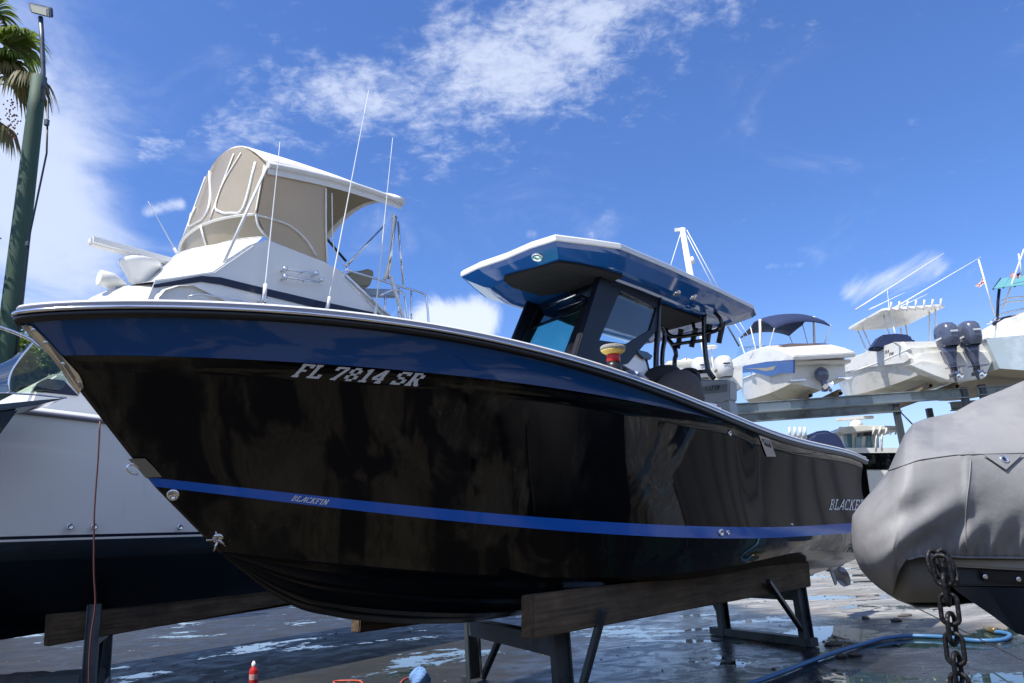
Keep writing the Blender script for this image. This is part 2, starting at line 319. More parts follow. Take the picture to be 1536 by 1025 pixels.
# ------------------------------------------------------------ ground
def ground_mat():
    m = bpy.data.materials.new('wet_yard'); m.use_nodes = True; N = m.node_tree.nodes; L = m.node_tree.links; b = N['Principled BSDF']
    tcn = N.new('ShaderNodeTexCoord')
    def nz(s, d=8, r=.6, sc=(1, 1, 1), dist=0., loc=(0, 0, 0), rot=0.):
        mp = N.new('ShaderNodeMapping'); mp.inputs['Scale'].default_value = sc; mp.inputs['Location'].default_value = loc; mp.inputs['Rotation'].default_value = (0, 0, rot); L.new(tcn.outputs['Object'], mp.inputs[0])
        n = N.new('ShaderNodeTexNoise'); n.inputs['Scale'].default_value = s; n.inputs['Detail'].default_value = d; n.inputs['Roughness'].default_value = r; n.inputs['Distortion'].default_value = dist; L.new(mp.outputs[0], n.inputs['Vector']); return n.outputs['Fac']
    def rng_(v, a, b_, c=0., d=1.):
        n = N.new('ShaderNodeMapRange'); n.interpolation_type = 'SMOOTHSTEP'
        for i, q in ((1, a), (2, b_), (3, c), (4, d)): n.inputs[i].default_value = q
        L.new(v, n.inputs[0]); return n.outputs[0]
    def mixc(f, a, c):
        n = N.new('ShaderNodeMix'); n.data_type = 'RGBA'; L.new(f, n.inputs[0])
        for i, q in ((6, a), (7, c)):
            if isinstance(q, tuple): n.inputs[i].default_value = (*q, 1)
            else: L.new(q, n.inputs[i])
        return n.outputs[2]
    def mth(op, a, c):
        n = N.new('ShaderNodeMath'); n.operation = op; n.use_clamp = True
        for i, q in enumerate((a, c)):
            if isinstance(q, (int, float)): n.inputs[i].default_value = q
            else: L.new(q, n.inputs[i])
        return n.outputs[0]
    big = nz(.35, 7, .6, dist=.6); med = nz(1.6, 9, .65, dist=.8, loc=(4, 2, 0)); grit = nz(38, 6, .7); streak = nz(1.3, 9, .65, (.35, 3.2, 1), 1.2, rot=.35)
    c = mixc(rng_(med, .35, .65), (.060, .064, .070), (.13, .135, .14))
    c = mixc(rng_(streak, .5, .68), c, (.26, .255, .24))
    c = mixc(rng_(big, .52, .66), c, (.095, .082, .066))
    c = mixc(rng_(grit, .42, .72), c, (.15, .145, .135))
    # plate joints
    br = N.new('ShaderNodeTexBrick'); br.inputs['Scale'].default_value = 1; br.inputs['Brick Width'].default_value = 4.5; br.inputs['Row Height'].default_value = 1.4; br.inputs['Mortar Size'].default_value = .012; br.inputs['Color1'].default_value = br.inputs['Color2'].default_value = (0, 0, 0, 1); br.inputs['Mortar'].default_value = (1, 1, 1, 1)
    mp = N.new('ShaderNodeMapping'); mp.inputs['Rotation'].default_value = (0, 0, math.radians(38)); L.new(tcn.outputs['Object'], mp.inputs[0]); L.new(mp.outputs[0], br.inputs['Vector'])
    c = mixc(mth('MULTIPLY', br.outputs['Color'], .8), c, (.03, .03, .032))
    sp0 = N.new('ShaderNodeSeparateXYZ'); L.new(tcn.outputs['Object'], sp0.inputs[0]); east = rng_(sp0.outputs[0], -.8, 1.4)
    pn = mth('ADD', mth('MULTIPLY', nz(.62, 6, .5, (1, 1.1, 1), .7, (1.7, 3.1, 0)), .62), mth('ADD', mth('MULTIPLY', nz(3.5, 5, .6, dist=.8), .24), mth('MULTIPLY', nz(14, 6, .7, dist=.6), .14)))
    pud = rng_(mth('ADD', pn, mth('SUBTRACT', mth('MULTIPLY', east, .048), .010)), .572, .582)
    sp = N.new('ShaderNodeSeparateXYZ'); L.new(tcn.outputs['Object'], sp.inputs[0])
    pos = rng_(mth('ADD', mth('MULTIPLY', sp.outputs[0], .10), mth('MULTIPLY', sp.outputs[1], .035)), .55, .98)
    dn = nz(.9, 7, .6, dist=.6, loc=(9, 4, 0))
    dry = rng_(mth('ADD', mth('MULTIPLY', pos, .55), mth('MULTIPLY', dn, .6)), .50, .68)
    wetc = mixc(dry, (.14, .145, .15), (1.9, 1.85, 1.75))
    mm = N.new('ShaderNodeMix'); mm.data_type = 'RGBA'; mm.blend_type = 'MULTIPLY'; mm.inputs[0].default_value = 1; L.new(c, mm.inputs[6]); L.new(wetc, mm.inputs[7])
    c = mixc(pud, mm.outputs[2], (.022, .042, .038)); nearg = rng_(mth('ADD', mth('MULTIPLY', sp.outputs[1], .1), mth('MULTIPLY', nz(1.5, 4, .5), .12)), .52, .58, 1, 0)   # dry brown gravel where the viewer stands
    gr = mixc(rng_(nz(22, 8, .75), .35, .65), (.075, .061, .041), (.17, .142, .098)); gr = mixc(rng_(nz(.75, 6, .55, loc=(2, 7, 0), dist=.8), .47, .52), gr, (.018, .017, .016)); c = mixc(nearg, c, gr); L.new(c, b.inputs['Base Color'])
    wr_ = mth('ADD', mth('MULTIPLY', rng_(nz(2.4, 8, .7, dist=1.), .35, .65), .25), .26); r = N.new('ShaderNodeMix'); L.new(mth('SUBTRACT', dry, mth('MULTIPLY', east, 0)), r.inputs[0]); L.new(mth('SUBTRACT', mth('ADD', wr_, .18), mth('MULTIPLY', east, .30)), r.inputs[2]); r.inputs[3].default_value = .62; r = r.outputs[0]
    rr = N.new('ShaderNodeMix'); L.new(pud, rr.inputs[0]); L.new(r, rr.inputs[2]); rr.inputs[3].default_value = .015; rn_ = N.new('ShaderNodeMix'); L.new(nearg, rn_.inputs[0]); L.new(rr.outputs[0], rn_.inputs[2]); rn_.inputs[3].default_value = .85; L.new(rn_.outputs[0], b.inputs['Roughness'])
    h = N.new('ShaderNodeMath'); h.operation = 'MULTIPLY'; L.new(grit, h.inputs[0]); inv = mth('SUBTRACT', 1, pud); L.new(inv, h.inputs[1])
    h2 = N.new('ShaderNodeMath'); h2.operation = 'ADD'; L.new(h.outputs[0], h2.inputs[0]); L.new(mth('MULTIPLY', mth('MULTIPLY', streak, inv), .9), h2.inputs[1])
    bp = N.new('ShaderNodeBump'); bp.inputs['Strength'].default_value = .22; bp.inputs['Distance'].default_value = .012; L.new(h2.outputs[0], bp.inputs['Height']); L.new(bp.outputs[0], b.inputs['Normal'])
    return m
g = MB(); g.add([(-900, -600, 0), (900, -600, 0), (900, 2200, 0), (-900, 2200, 0)], [(0, 1, 2, 3)])
go = g.build('ground', ground_mat(), kind='structure'); go['label'] = 'wet patchy concrete boatyard ground with puddles'

# ------------------------------------------------------------ lettering made of strokes (unit em height 1)
GL = {  # strokes in a .66 x 1 cell; coordinates
 'F': ([[(.14, 0), (.14, 1)], [(0, .93), (.62, .93)], [(.14, .5), (.46, .5)], [(-.02, .06), (.32, .06)], [(.58, .98), (.58, .72)]], .66),
 'L': ([[(.14, 0), (.14, 1)], [(-.02, .07), (.6, .07)], [(-.02, .94), (.32, .94)], [(.56, .0), (.56, .3)]], .66),
 '7': ([[(.02, .92), (.6, .92)], [(.56, .9), (.24, .0)], [(.05, .97), (.05, .7)], [(.1, .06), (.4, .06)]], .64),
 '8': ([[(.15, .93), (.47, .93)], [(.15, .07), (.47, .07)], [(.15, .5), (.47, .5)], [(.09, .16), (.09, .42)], [(.53, .16), (.53, .42)], [(.11, .58), (.11, .86)], [(.51, .58), (.51, .86)]], .66),
 '1': ([[(.26, 0), (.26, 1)], [(.08, .84), (.26, .93)], [(.06, .06), (.46, .06)]], .52),
 '4': ([[(.44, 0), (.44, 1)], [(.02, .3), (.6, .3)], [(.04, .34), (.42, .96)], [(.28, .05), (.6, .05)]], .66),
 'S': ([[(.12, .93), (.5, .93)], [(.09, .6), (.09, .86)], [(.14, .52), (.46, .5)], [(.53, .14), (.53, .44)], [(.12, .07), (.48, .07)], [(.08, 0), (.08, .28)], [(.54, .74), (.54, 1)]], .66),
 'R': ([[(.14, 0), (.14, 1)], [(0, .93), (.44, .93)], [(.52, .6), (.52, .87)], [(.14, .5), (.46, .5)], [(.34, .46), (.54, .04)], [(-.02, .06), (.3, .06)], [(.48, .06), (.66, .06)]], .7),
 'B': ([[(.14, 0), (.14, 1)], [(0, .94), (.42, .94)], [(.5, .6), (.5, .87)], [(.14, .52), (.46, .52)], [(.54, .14), (.54, .44)], [(0, .06), (.46, .06)]], .66),
 'A': ([[(.0, 0), (.46, 1)], [(.46, 1), (.58, 0)], [(.16, .34), (.52, .34)]], .68),
 'C': ([[(.14, .93), (.52, .93)], [(.09, .14), (.09, .86)], [(.14, .07), (.52, .07)], [(.55, .74), (.55, 1)], [(.55, .05), (.55, .22)]], .66),
 'K': ([[(.14, 0), (.14, 1)], [(.14, .45), (.54, .97)], [(.26, .58), (.56, .03)], [(0, .05), (.28, .05)], [(.44, .95), (.64, .95)], [(.44, .05), (.66, .05)]], .7),
 'I': ([[(.18, 0), (.18, 1)], [(.02, .95), (.34, .95)], [(.02, .05), (.34, .05)]], .4),
 'E': ([[(.14, 0), (.14, 1)], [(0, .94), (.58, .94)], [(.14, .5), (.44, .5)], [(0, .06), (.58, .06)]], .66),
 'O': ([[(.15, .93), (.47, .93)], [(.15, .07), (.47, .07)], [(.09, .14), (.09, .86)], [(.53, .14), (.53, .86)]], .66),
 'X': ([[(.04, 0), (.56, 1)], [(.04, 1), (.56, 0)]], .64),
 'N': ([[(.12, 0), (.12, 1)], [(.12, .98), (.54, .02)], [(.54, 0), (.54, 1)], [(0, .05), (.24, .05)], [(.42, .95), (.66, .95)]], .72),
 '2': ([[(.1, .93), (.5, .93)], [(.55, .6), (.55, .88)], [(.5, .55), (.06, .1)], [(.02, .07), (.6, .07)], [(.07, .98), (.07, .72)]], .66), ' ': ([], .26)}
def lettering(text, wt=.15, slant=.22, gap=.08, serif=.11):
    quads = []; x = 0.
    for ch in text:
        st, wd = GL[ch]
        for a, b in st:
            a, b = np.array(a), np.array(b); d = b-a; l = np.linalg.norm(d); d /= l; n = np.array([-d[1], d[0]])
            w = (wt if abs(d[1]) > .5 else serif)/2
            quads.append([a-n*w+(x, 0), b-n*w+(x, 0), b+n*w+(x, 0), a+n*w+(x, 0)])
        x += wd+gap
    W = x-gap
    return [[((p[0]+slant*p[1])/(W+slant), p[1]) for p in q] for q in quads]
def decal(text, quad, tree, name, mt, parent, off=.003, **k):    # quad: photo points of lower-left, lower-right, upper-right, upper-left
    ll, lr, ur, ul = [np.array(q, float) for q in quad]; mb = MB()
    for i, q in enumerate(lettering(text, **k)):
        P = []
        for u, v in q:
            p = (ll*(1-u)+lr*u)*(1-v)+(ul*(1-u)+ur*u)*v; L, n = cast(tree, *p)
            if L is None: break
            P.append(L+n*(off+.00012*(i % 7)))
        if len(P) == 4: mb.add(P, [(0, 1, 2, 3)])
    return mb.build(name, mt, parent)

# ------------------------------------------------------------ the black and blue centre console boat
F1 = Frame(3.05, 9.644, 39.765)
boat = thing('centre_console_boat', 'large glossy black boat with blue sheer band and blue hardtop, foremost on wooden bunks', 'boat', F1.w(3.5, 0, .6))
def bfun(xs, x0, bm_, p, q, bs):
    def b(x):
        if x <= x0: return bs+(bm_-bs)*(1-((x0-x)/x0)**2)
        return 0 if x >= xs else bm_*(1-((x-x0)/(xs-x0))**p)**q
    return b
def hull_line(pts, args, deg):
    xs = F1.Y(*pts[0], 0)[0]; b = bfun(xs, *args)
    P = [F1.Y(*pts[0], 0)]+[F1.on(*q, b) for q in pts[1:]]; P = [p for p in P if p is not None]
    c = np.polyfit([p[0] for p in P], [p[2] for p in P], deg)
    x_lo = min(p[0] for p in P); sl_ = float(np.polyval(c, x_lo+.3)-np.polyval(c, x_lo))/.3
    return xs, b, (lambda x: float(np.polyval(c, x)) if x >= x_lo else float(np.polyval(c, x_lo))+sl_*.5*(x-x_lo))
SH = hull_line([(30, 481), (50, 483), (75, 478), (125, 474), (260, 474), (420, 481), (521, 489), (600, 497), (680, 512), (780, 530), (880, 556), (960, 583), (1024, 608), (1060, 620), (1130, 645), (1180, 666), (1253, 681), (1294, 694)], (3.5, 1.33, 2.2, .75, 1.25), 5)
KN = hull_line([(80, 534), (104, 535), (200, 535), (300, 537), (400, 541), (580, 555), (680, 563), (760, 572), (805, 578), (930, 600), (1086, 633), (1130, 646)], (3.5, 1.30, 2.0, .8, 1.25), 4)
ST = hull_line([(222, 716), (400, 736), (490, 747), (580, 756), (660, 763), (760, 771), (900, 782), (1060, 791), (1180, 790), (1276, 785)], (3.3, 1.22, 1.7, .9, 1.2), 4)
SB = hull_line([(232, 730), (400, 751), (580, 771), (760, 790), (900, 800), (1060, 808), (1180, 806), (1276, 800)], (3.3, 1.21, 1.7, .9, 1.19), 4)
CH = hull_line([(330, 829), (368, 829), (480, 842), (674, 861), (860, 866), (1060, 855), (1262, 829)], (3.2, 1.13, 1.7, .95, 1.12), 4)
kp = [F1.Y(*q, 0) for q in [(30, 475), (75, 530), (120, 590), (160, 640), (200, 692), (222, 718), (240, 740), (280, 785), (320, 822), (370, 862), (400, 886), (450, 914), (500, 925), (540, 931), (621, 936), (702, 934), (787, 922)]]+[np.array([3., 0, .60]), np.array([1.4, 0, .53]), np.array([0, 0, .50])]
kp = catm(kp, 5); kx = np.array([p[0] for p in kp])[::-1]; kz = np.array([p[2] for p in kp])[::-1]
keel_z = lambda x: float(np.interp(x, kx, kz))
NU = 72
def row(line, side=1, n=NU):
    xs, b, z = line; R = []
    for i in range(n+1):
        u = (i/n)**1.5; x = xs*(1-u)+0*u; R.append(np.array([x, side*b(x), z(x)]))
    R[0] = np.array([xs, 0, keel_z(xs)]); return R
def krow(xs, n=NU): return [np.array([xs*(1-(i/n)**1.5), 0, keel_z(xs*(1-(i/n)**1.5))]) for i in range(n+1)]
def between(A, B, ts, bulge, side=1):     # extra rows between two lines; bulge moves them in/out
    out = []
    for t in ts:
        out.append([a*(1-t)+b*t+np.array([0, side*bulge*4*t*(1-t)*min(1, i/14), 0]) for i, (a, b) in enumerate(zip(A, B))])
    return out
# the aft end of every line leans back to the raked transom
def rake(R):
    z0 = 1.83; return [p+np.array([-(z0-p[2])*.10*max(0, 1-p[0]/1.2), 0, 0]) for p in R]
hullm, bandm, stripem, botm = MB(), MB(), MB(), MB()
for s in (1, -1):
    sh, kn, st, sb, ch = [row(q, s) for q in (SH, KN, ST, SB, CH)]
    # where the band dies out aft of x=3 the knuckle meets the sheer
    for i in range(len(kn)):
        x = kn[i][0]
        if x < 3.4:
            zs = SH[2](x); k = max(0, min(1, (x-2.3)/1.1)); zk = KN[2](max(x, 2.9)); d = (SH[2](3.4)-KN[2](3.4))*k**1.0
            kn[i] = np.array([x, s*(SH[1](x)-.004), zs-max(d, .006)])
    TS = [.12, .25, .38, .5, .62, .75, .88]
    bandm.grid([[F1.w(p) for p in rake(r)] for r in [sh]+between(sh, kn, TS, -.012, s)+[kn]])
    kn2 = [p-np.array([0, s*.010, 0]) if i > 2 else p for i, p in enumerate(kn)]
    hullm.grid([[F1.w(p) for p in rake(r)] for r in [kn, kn2]], smooth=False)
    hullm.grid([[F1.w(p) for p in rake(r)] for r in [kn2]+between(kn2, st, TS, -.035, s)+[st]])
    stripem.grid([[F1.w(p) for p in rake(r)] for r in [st, sb]])
    hullm.grid([[F1.w(p) for p in rake(r)] for r in [sb]+between(sb, ch, [.25, .5, .75], -.01, s)+[ch]])
    # bottom: chine flat, two strakes, keel
    k0 = krow(CH[0]); rows = [ch]
    def bl(t, dz, dy=0): return [a*(1-t)+b*t+np.array([0, s*dy*min(1, i/10), dz*min(1, i/10)]) for i, (a, b) in enumerate(zip(ch, k0))]
    for t, dz in ((.06, -.012), (.065, .0), (.2, -.01), (.34, -.015), (.36, -.03), (.37, -.01), (.5, -.016), (.64, -.015), (.66, -.03), (.67, -.01), (.84, -.006)): rows.append(bl(t, dz))
    rows.append(k0); botm.grid([[F1.w(p) for p in rake(r)] for r in rows])
# stem between the keel profile and the lines: the lines start on the stem, so the panels already meet there
tr = [F1.w(rake([np.array([0, y, z])])[0]) for y, z in [(1.25, SH[2](0)), (1.2, ST[2](0)), (1.19, SB[2](0)), (1.12, CH[2](0)), (0, keel_z(0)), (-1.12, CH[2](0)), (-1.19, SB[2](0)), (-1.2, ST[2](0)), (-1.25, SH[2](0))]]
hullm.add(tr, [tuple(range(9))])
hull = hullm.build('hull', M['black_gel'], boat, weld=True)
band = bandm.build('sheer_band', M['blue_gel'], boat, weld=True, label='deep blue band under the rub rail')
stripe = stripem.build('waterline_stripe', M['stripe_blue'], boat, weld=True, label='bright blue stripe along the lower hull')
bottom = botm.build('hull_bottom', M['black_bottom'], boat, weld=True)
T_h, T_b, T_s, T_bo = bvh(hull), bvh(band), bvh(stripe), bvh(bottom)
# rub rail, chrome insert and gunwale, one profile swept along the sheer
def sheer_frame(n=110):
    L = []
    xs = SH[0]
    for s in (1,):
        for i in range(n+1):
            x = xs*(1-(i/n)**1.6); L.append((x, SH[1](x), SH[2](x)))
    out = []
    for i, (x, y, z) in enumerate(L):
        a = np.array(L[max(i-1, 0)]); b = np.array(L[min(i+1, n)]); t = b-a; t[2] = 0; t /= np.linalg.norm(t)+1e-9
        nx = np.array([-t[1], t[0], 0]); 
        if i == 0: nx = np.array([1., 0, 0])
        if nx[1] < 0 and i: nx = -nx
        out.append((np.array([x, y, z]), nx))
    return out
SF = sheer_frame()
def sweep(prof, name, m_, **k):
    mb = MB()
    for s in (1, -1):
        rows = []
        for P, n in SF:
            zt = (SH[2](P[0])-SH[2](3))*0
            rows.append([F1.w(*((P+n*o+np.array([0, 0, h]))*np.array([1, s, 1]))) for o, h in prof])
        mb.grid(rows)
    return mb.build(name, m_, boat, weld=.0015, **k)
def cap_w(x): return .17
sweep([(-.005, -.012), (.016, -.010), (.028, .000), (.030, .014), (.022, .021), (.0, .022)], 'rub_rail', M['rubber'])
sweep([(.010, .0235), (.026, .0225), (.036, .027), (.038, .035), (.030, .044), (.012, .045)], 'rub_rail_insert', M['steel'])
M['lip_shade'] = mat('gunwale_lip', (.26, .28, .36), .12, coat=.5, var=.08)  # blue-grey colour paints the shade and sky tint on the white gelcoat edge
sweep([(.012, .0455), (.021, .050), (.020, .064)], 'gunwale_lip', M['lip_shade'])
sweep([(.019, .0645), (.010, .076), (-.02, .081), (-.16, .086), (-.20, .078), (-.205, .02)], 'gunwale', M['white_gel'])
# foredeck and cockpit sole
dk = MB(); rows = []
for i in range(31):
    x = 8.1*(1-i/30); b = max(SH[1](x)-.19, .0); z = SH[2](x)
    rows.append([F1.w(x-.05, b*k, z+(.05 if x > 4.9 else -.45)+.03*(1-k*k)) for k in np.linspace(-1, 1, 9)])
dk.grid(rows); dk.build('deck', M['white_gel'], boat)
# stainless stem plate and bow eye
def on_hull(px, py):
    best = None
    for t in (T_h, T_b, T_s, T_bo):
        L, n = cast(t, px, py)
        if L is not None and (best is None or np.linalg.norm(L-CC) < np.linalg.norm(best[0]-CC)): best = (L, n)
    return best
def stem_plate():
    mb = MB(); rows = []
    for e, r in (((36, 489), (50, 489)), ((48, 503), (62, 500)), ((62, 516), (74, 512)), ((80, 537), (90, 530)), ((96, 557), (106, 547)), ((110, 578), (118, 560)), ((118, 588), (124, 570)), ((122, 593), (126, 582))):
        p0 = F1.Y(*e, 0)+np.array([.012, 0, 0]); best = on_hull(*r); p1 = F1.l(best[0]+best[1]*.006) if best else p0+np.array([-.05, .05, 0])
        m1 = (p0+p1)/2+np.array([.004, .004, 0])
        rows.append([F1.w(p1), F1.w(m1), F1.w(p0), F1.w(m1*[1, -1, 1]), F1.w(p1*[1, -1, 1])])
    mb.grid(rows); o = mb.build('stem_plate', M['mirror'], boat)
    for q in ((52, 494), (70, 513), (96, 545), (118, 573)):
        L_ = on_hull(*q)
        if L_: MB().lathe(L_[0]+L_[1]*.008, L_[1], [(.010, -.002), (.009, .003), (0, .005)], 10).build('bolt', M['steel'], o)
stem_plate()
def fitting(px, py, r, name='hull_fitting', h=.012, m_='steel', hole=True, el=1.):
    L, n = on_hull(px, py); mb = MB()
    mb.lathe(L, n, [(r, -.004), (r, h*.5), (r*.86, h), (r*.55, h), (r*.5, h*.3), (0, h*.25)] if hole else [(r, -.004), (r*.97, h*.6), (r*.7, h), (0, h*1.2)], 18)
    return mb.build(name, M[m_], boat)
fitting(1081, 799, .030, 'drain_fitting'); fitting(1091, 799, .020, 'drain_fitting'); fitting(1094, 650, .024, 'vent_fitting')
fitting(260, 742, .032, 'through_hull'); fitting(207, 689+13, .001) if False else None
fitting(1187, 787, .012, 'drain_fitting')
# bow eye: plate and ring
p0, p1, p2, p3 = [F1.Y(*q, 0) for q in ((196, 689), (204, 693), (226, 716), (217, 717))]
be = MB(); rows = []
for q in (p0, F1.Y(210, 703, 0), F1.Y(222, 717, 0)):
    rows.append([F1.w(q+np.array([-.05, .045, -.0])), F1.w(q+np.array([.006, .012, 0])), F1.w(q+np.array([.006, -.012, 0])), F1.w(q+np.array([-.05, -.045, 0]))])
be.grid(rows, smooth=False); eye = be.build('bow_eye', M['mirror'], boat)
ringp = [F1.w(F1.Y(*q, 0)) for q in ((206, 711), (196, 709), (191, 703), (194, 697), (201, 697), (209, 703))]
MB().tube(catm(ringp, 4), .007, 8).build('ring', M['steel'], eye)
# lower bow fitting, a polished cluster near the forefoot
L, n = on_hull(327, 808); fm = MB(); fm.lathe(L, n, [(.030, -.003), (.028, .007), (.014, .012), (0, .013)], 16)
for k in range(5): a = k*1.257; fm.tube([L+n*.008, L+n*.012+F1.fx*.06*math.cos(a)+F1.fz*.06*math.sin(a)], [.010, .004], 6)
fm.build('hull_fitting', M['mirror'], boat)
# lettering on the hull
decal('FL 7814 SR', [(437, 565), (634, 580), (643, 561), (448, 545)], T_h, 'registration_number', M['letter_silver'], boat, wt=.20, serif=.15, slant=.26, gap=.10)
decal('BLACKFIN', [(436, 751), (492, 758), (495, 750), (440, 743)], T_s, 'stripe_lettering', M['letter_white'], boat, wt=.15, slant=.25, gap=.06)
decal('BLACKFIN', [(1243, 765), (1301, 766), (1303, 750), (1246, 749)], T_h, 'stern_lettering', M['letter_white'], boat, wt=.12, slant=.08, gap=.08)
# model badge
bq = [(1137, 653), (1153, 658), (1163, 685), (1149, 685)]; P = [cast(T_h, *q) for q in bq]
bd = MB(); bd.prism([p+n*.002 for p, n in P], P[0][1]*.006); bdg = bd.build('badge', M['steel'], boat)
P = [cast(T_h, *q) for q in [(1142, 658), (1152, 661), (1156, 672), (1147, 669)]]; bd = MB(); bd.prism([p+n*.009 for p, n in P], P[0][1]*.003); bd.build('badge_panel', M['rubber'], bdg)
decal('272', [(1144, 664), (1153, 667), (1152, 662), (1143, 659)], bvh(bdg), 'badge_lettering', M['letter_white'], bdg, off=.009, wt=.2)
# ------------------------------------------------------------ hardtop, windscreen and deck gear of the black boat
def fw(L): return [F1.w(p) for p in L]
def T(px, py, y=None, x=None, z=None): return F1.Y(px, py, y) if y is not None else F1.X(px, py, x) if x is not None else F1.Z(px, py, z)
top_out = [(4.78, 0), (4.80, .30), (4.77, .535), (4.45, .68), (4.19, .785), (3.4, .815), (2.4, .825), (1.55, .82), (1.30, .74), (1.22, .45), (1.20, 0)]
def ring(inset, z, fx=1.0, dz_aft=0.):
    R = []
    for x, y in top_out: R.append((x, y))
    full = R+[(x, -y) for x, y in R[-2:0:-1]]
    out = []
    for x, y in full:
        cx, cy = 3.0, 0; sx = (1-inset/1.78); sy = 1-inset/.82
        out.append(F1.w(cx+(x-cx)*sx, cy+(y-cy)*sy, z+(-.02*max(0, (3.6-x))/2.2)+dz_aft*max(0, (2.2-x))))
    return out
rim = MB(); rim.grid([ring(.0, 3.530), ring(-.006, 3.540), ring(-.004, 3.575), ring(.02, 3.598), ring(.12, 3.615), ring(.45, 3.64), ring(.80, 3.65)], closed=True, smooth=False)
rimo = rim.build('hardtop_shell', M['white_gel'], boat)
und = MB(); r0 = ring(.004, 3.530); r1 = ring(.040, 3.500); r2 = ring(.17, 3.440, dz_aft=.03); r3 = ring(.22, 3.432, dz_aft=.03); r4 = ring(.245, 3.452, dz_aft=.03); r5 = ring(.33, 3.452, dz_aft=.03); r6 = ring(.35, 3.435, dz_aft=.03); r7 = ring(.80, 3.435, dz_aft=.03)
und.grid([r0, r1, r2, r3, r4, r5, r6, r7], closed=True, smooth=False)
undo = und.build('hardtop_underside', M['top_blue'], boat); T_u = bvh(undo)
def plate(px_list, tree, name, m_, th, parent, off=.004, bev=0.):
    P = [cast(tree, *q) for q in px_list]; P = [(p, n) for p, n in P if p is not None]
    nn = np.mean([n for p, n in P], axis=0); nn /= np.linalg.norm(nn)
    mb = MB(); mb.prism([p+nn*off for p, n in P], nn*th); return mb.build(name, m_, parent, bevel=bev)
plate([(755, 418), (757, 412), (838, 390), (869, 394), (905, 402), (935, 412), (905, 425), (812, 441), (768, 428)], T_u, 'sunshade_panel', M['black_cloth'], .022, boat, .006, .004)
Lp, np_ = cast(T_u, 806, 386)
lt = MB(); lt.lathe(Lp, np_, [(.052, -.01), (.050, .008), (.040, .012), (.036, .006), (.02, .009), (0, .01)], 24); lt.build('downlight', M['steel'], boat)
for q in ((1015, 440), (1040, 446)):
    Lp, np_ = cast(T_u, *q)
    if Lp is not None: MB().lathe(Lp, np_, [(.04, -.01), (.038, .008), (.02, .01), (0, .01)], 16).build('downlight', M['steel'], boat)
zl = 3.42
aft_l = [F1.w(x, y, 3.40) for x, y in ((3.5, .40), (1.95, .42), (1.95, -.42), (3.5, -.42))]
MB().prism(aft_l, (0, 0, .02)).build('rear_liner', M['black_cloth'], boat, bevel=.004)
# windscreen box: two front pillars, header, side panels with glass
yb = .44
SBt = T(812, 450, y=-yb); SBb = T(778, 520, y=-yb); PBt = T(905, 415, y=yb); PBb = T(868, 533, y=yb)
def ext(a, b, z): t = (z-a[2])/(b[2]-a[2]); return a+(b-a)*t
SB0, SB1 = ext(SBt, SBb, 2.35), ext(SBt, SBb, 3.43); PB0, PB1 = ext(PBt, PBb, 2.35), ext(PBt, PBb, 3.43)
# make the frame square: average the fore-and-aft position of both sides
def bar(mb, a, b, wx, wy):
    a, b = np.array(a, float), np.array(b, float); P = []
    for q in (a, b):
        for i, j in ((-1, -1), (1, -1), (1, 1), (-1, 1)): P.append(F1.w(q+np.array([wx*i/2, wy*j/2, 0])))
    mb.hexa(P)
fr = MB()
bar(fr, SB0, SB1, .07, .06); bar(fr, PB0, PB1, .16, .06)
def mixp(a, b, t): return a*(1-t)+b*t
frame = fr.build('windscreen_pillar', M['black_satin'], boat, bevel=.008)
hd = MB()
hd.hexa([F1.w(p) for p in (ext(SBt, SBb, 3.36)+[.02, 0, 0], ext(SBt, SBb, 3.36)+[-.05, 0, 0], ext(PBt, PBb, 3.36)+[-.05, 0, 0], ext(PBt, PBb, 3.36)+[.02, 0, 0], SB1+[.02, 0, 0], SB1+[-.05, 0, 0], PB1+[-.05, 0, 0], PB1+[.02, 0, 0])])
hd.build('windscreen_header', M['black_frame'], boat, bevel=.006)
def wq(zs, inset, off=0.):   # quad on the windscreen plane between heights, inset sideways
    o = []
    for z, s in ((zs[0], 0), (zs[0], 1), (zs[1], 1), (zs[1], 0)):
        a, b = ext(SBt, SBb, z), ext(PBt, PBb, z); t = inset if s == 0 else 1-inset; o.append(mixp(a, b, t)+np.array([off, 0, 0]))
    return o
MB().prism(fw(wq((2.5, 3.13), .05)), F1.fx*.008).build('windscreen_glass', M['glass_teal'], boat)
MB().prism(fw(wq((3.155, 3.36), .05)), F1.fx*.008).build('upper_windscreen', M['glass_dark'], boat)
mb = MB()
for z0, z1, i0 in ((3.125, 3.16, .03),): mb.prism(fw(wq((z0, z1), i0, -.006)), F1.fx*.022)
mb.build('windscreen_rail', M['black_frame'], boat, bevel=.003)
mb = MB(); a = mixp(ext(SBt, SBb, 3.19), ext(PBt, PBb, 3.19), .86); b = mixp(ext(SBt, SBb, 2.6), ext(PBt, PBb, 2.6), .80)
w4 = [mixp(ext(SBt, SBb, z), ext(PBt, PBb, z), t) for z, t in ((2.5, .80), (2.5, .95), (3.13, .95), (3.13, .84))]
mb.prism([F1.w(p+np.array([.012, 0, 0])) for p in w4], F1.fx*.012); mb.build('windscreen_border', M['black_frame'], boat)
ln_ = MB(); ln_.tube([F1.w(mixp(ext(SBt, SBb, 3.30), ext(PBt, PBb, 3.30), t)+np.array([.05, 0, .02])) for t in (.32, .72)], .013, 8); ln_.build('wiper_bar', M['steel'], boat)
side_px = [(905, 413), (950, 424), (1000, 434), (987, 462), (985, 494), (940, 546), (905, 556), (862, 545)]
glass_px = [(930, 437), (983, 463), (973, 496), (938, 517), (897, 511), (926, 442)]
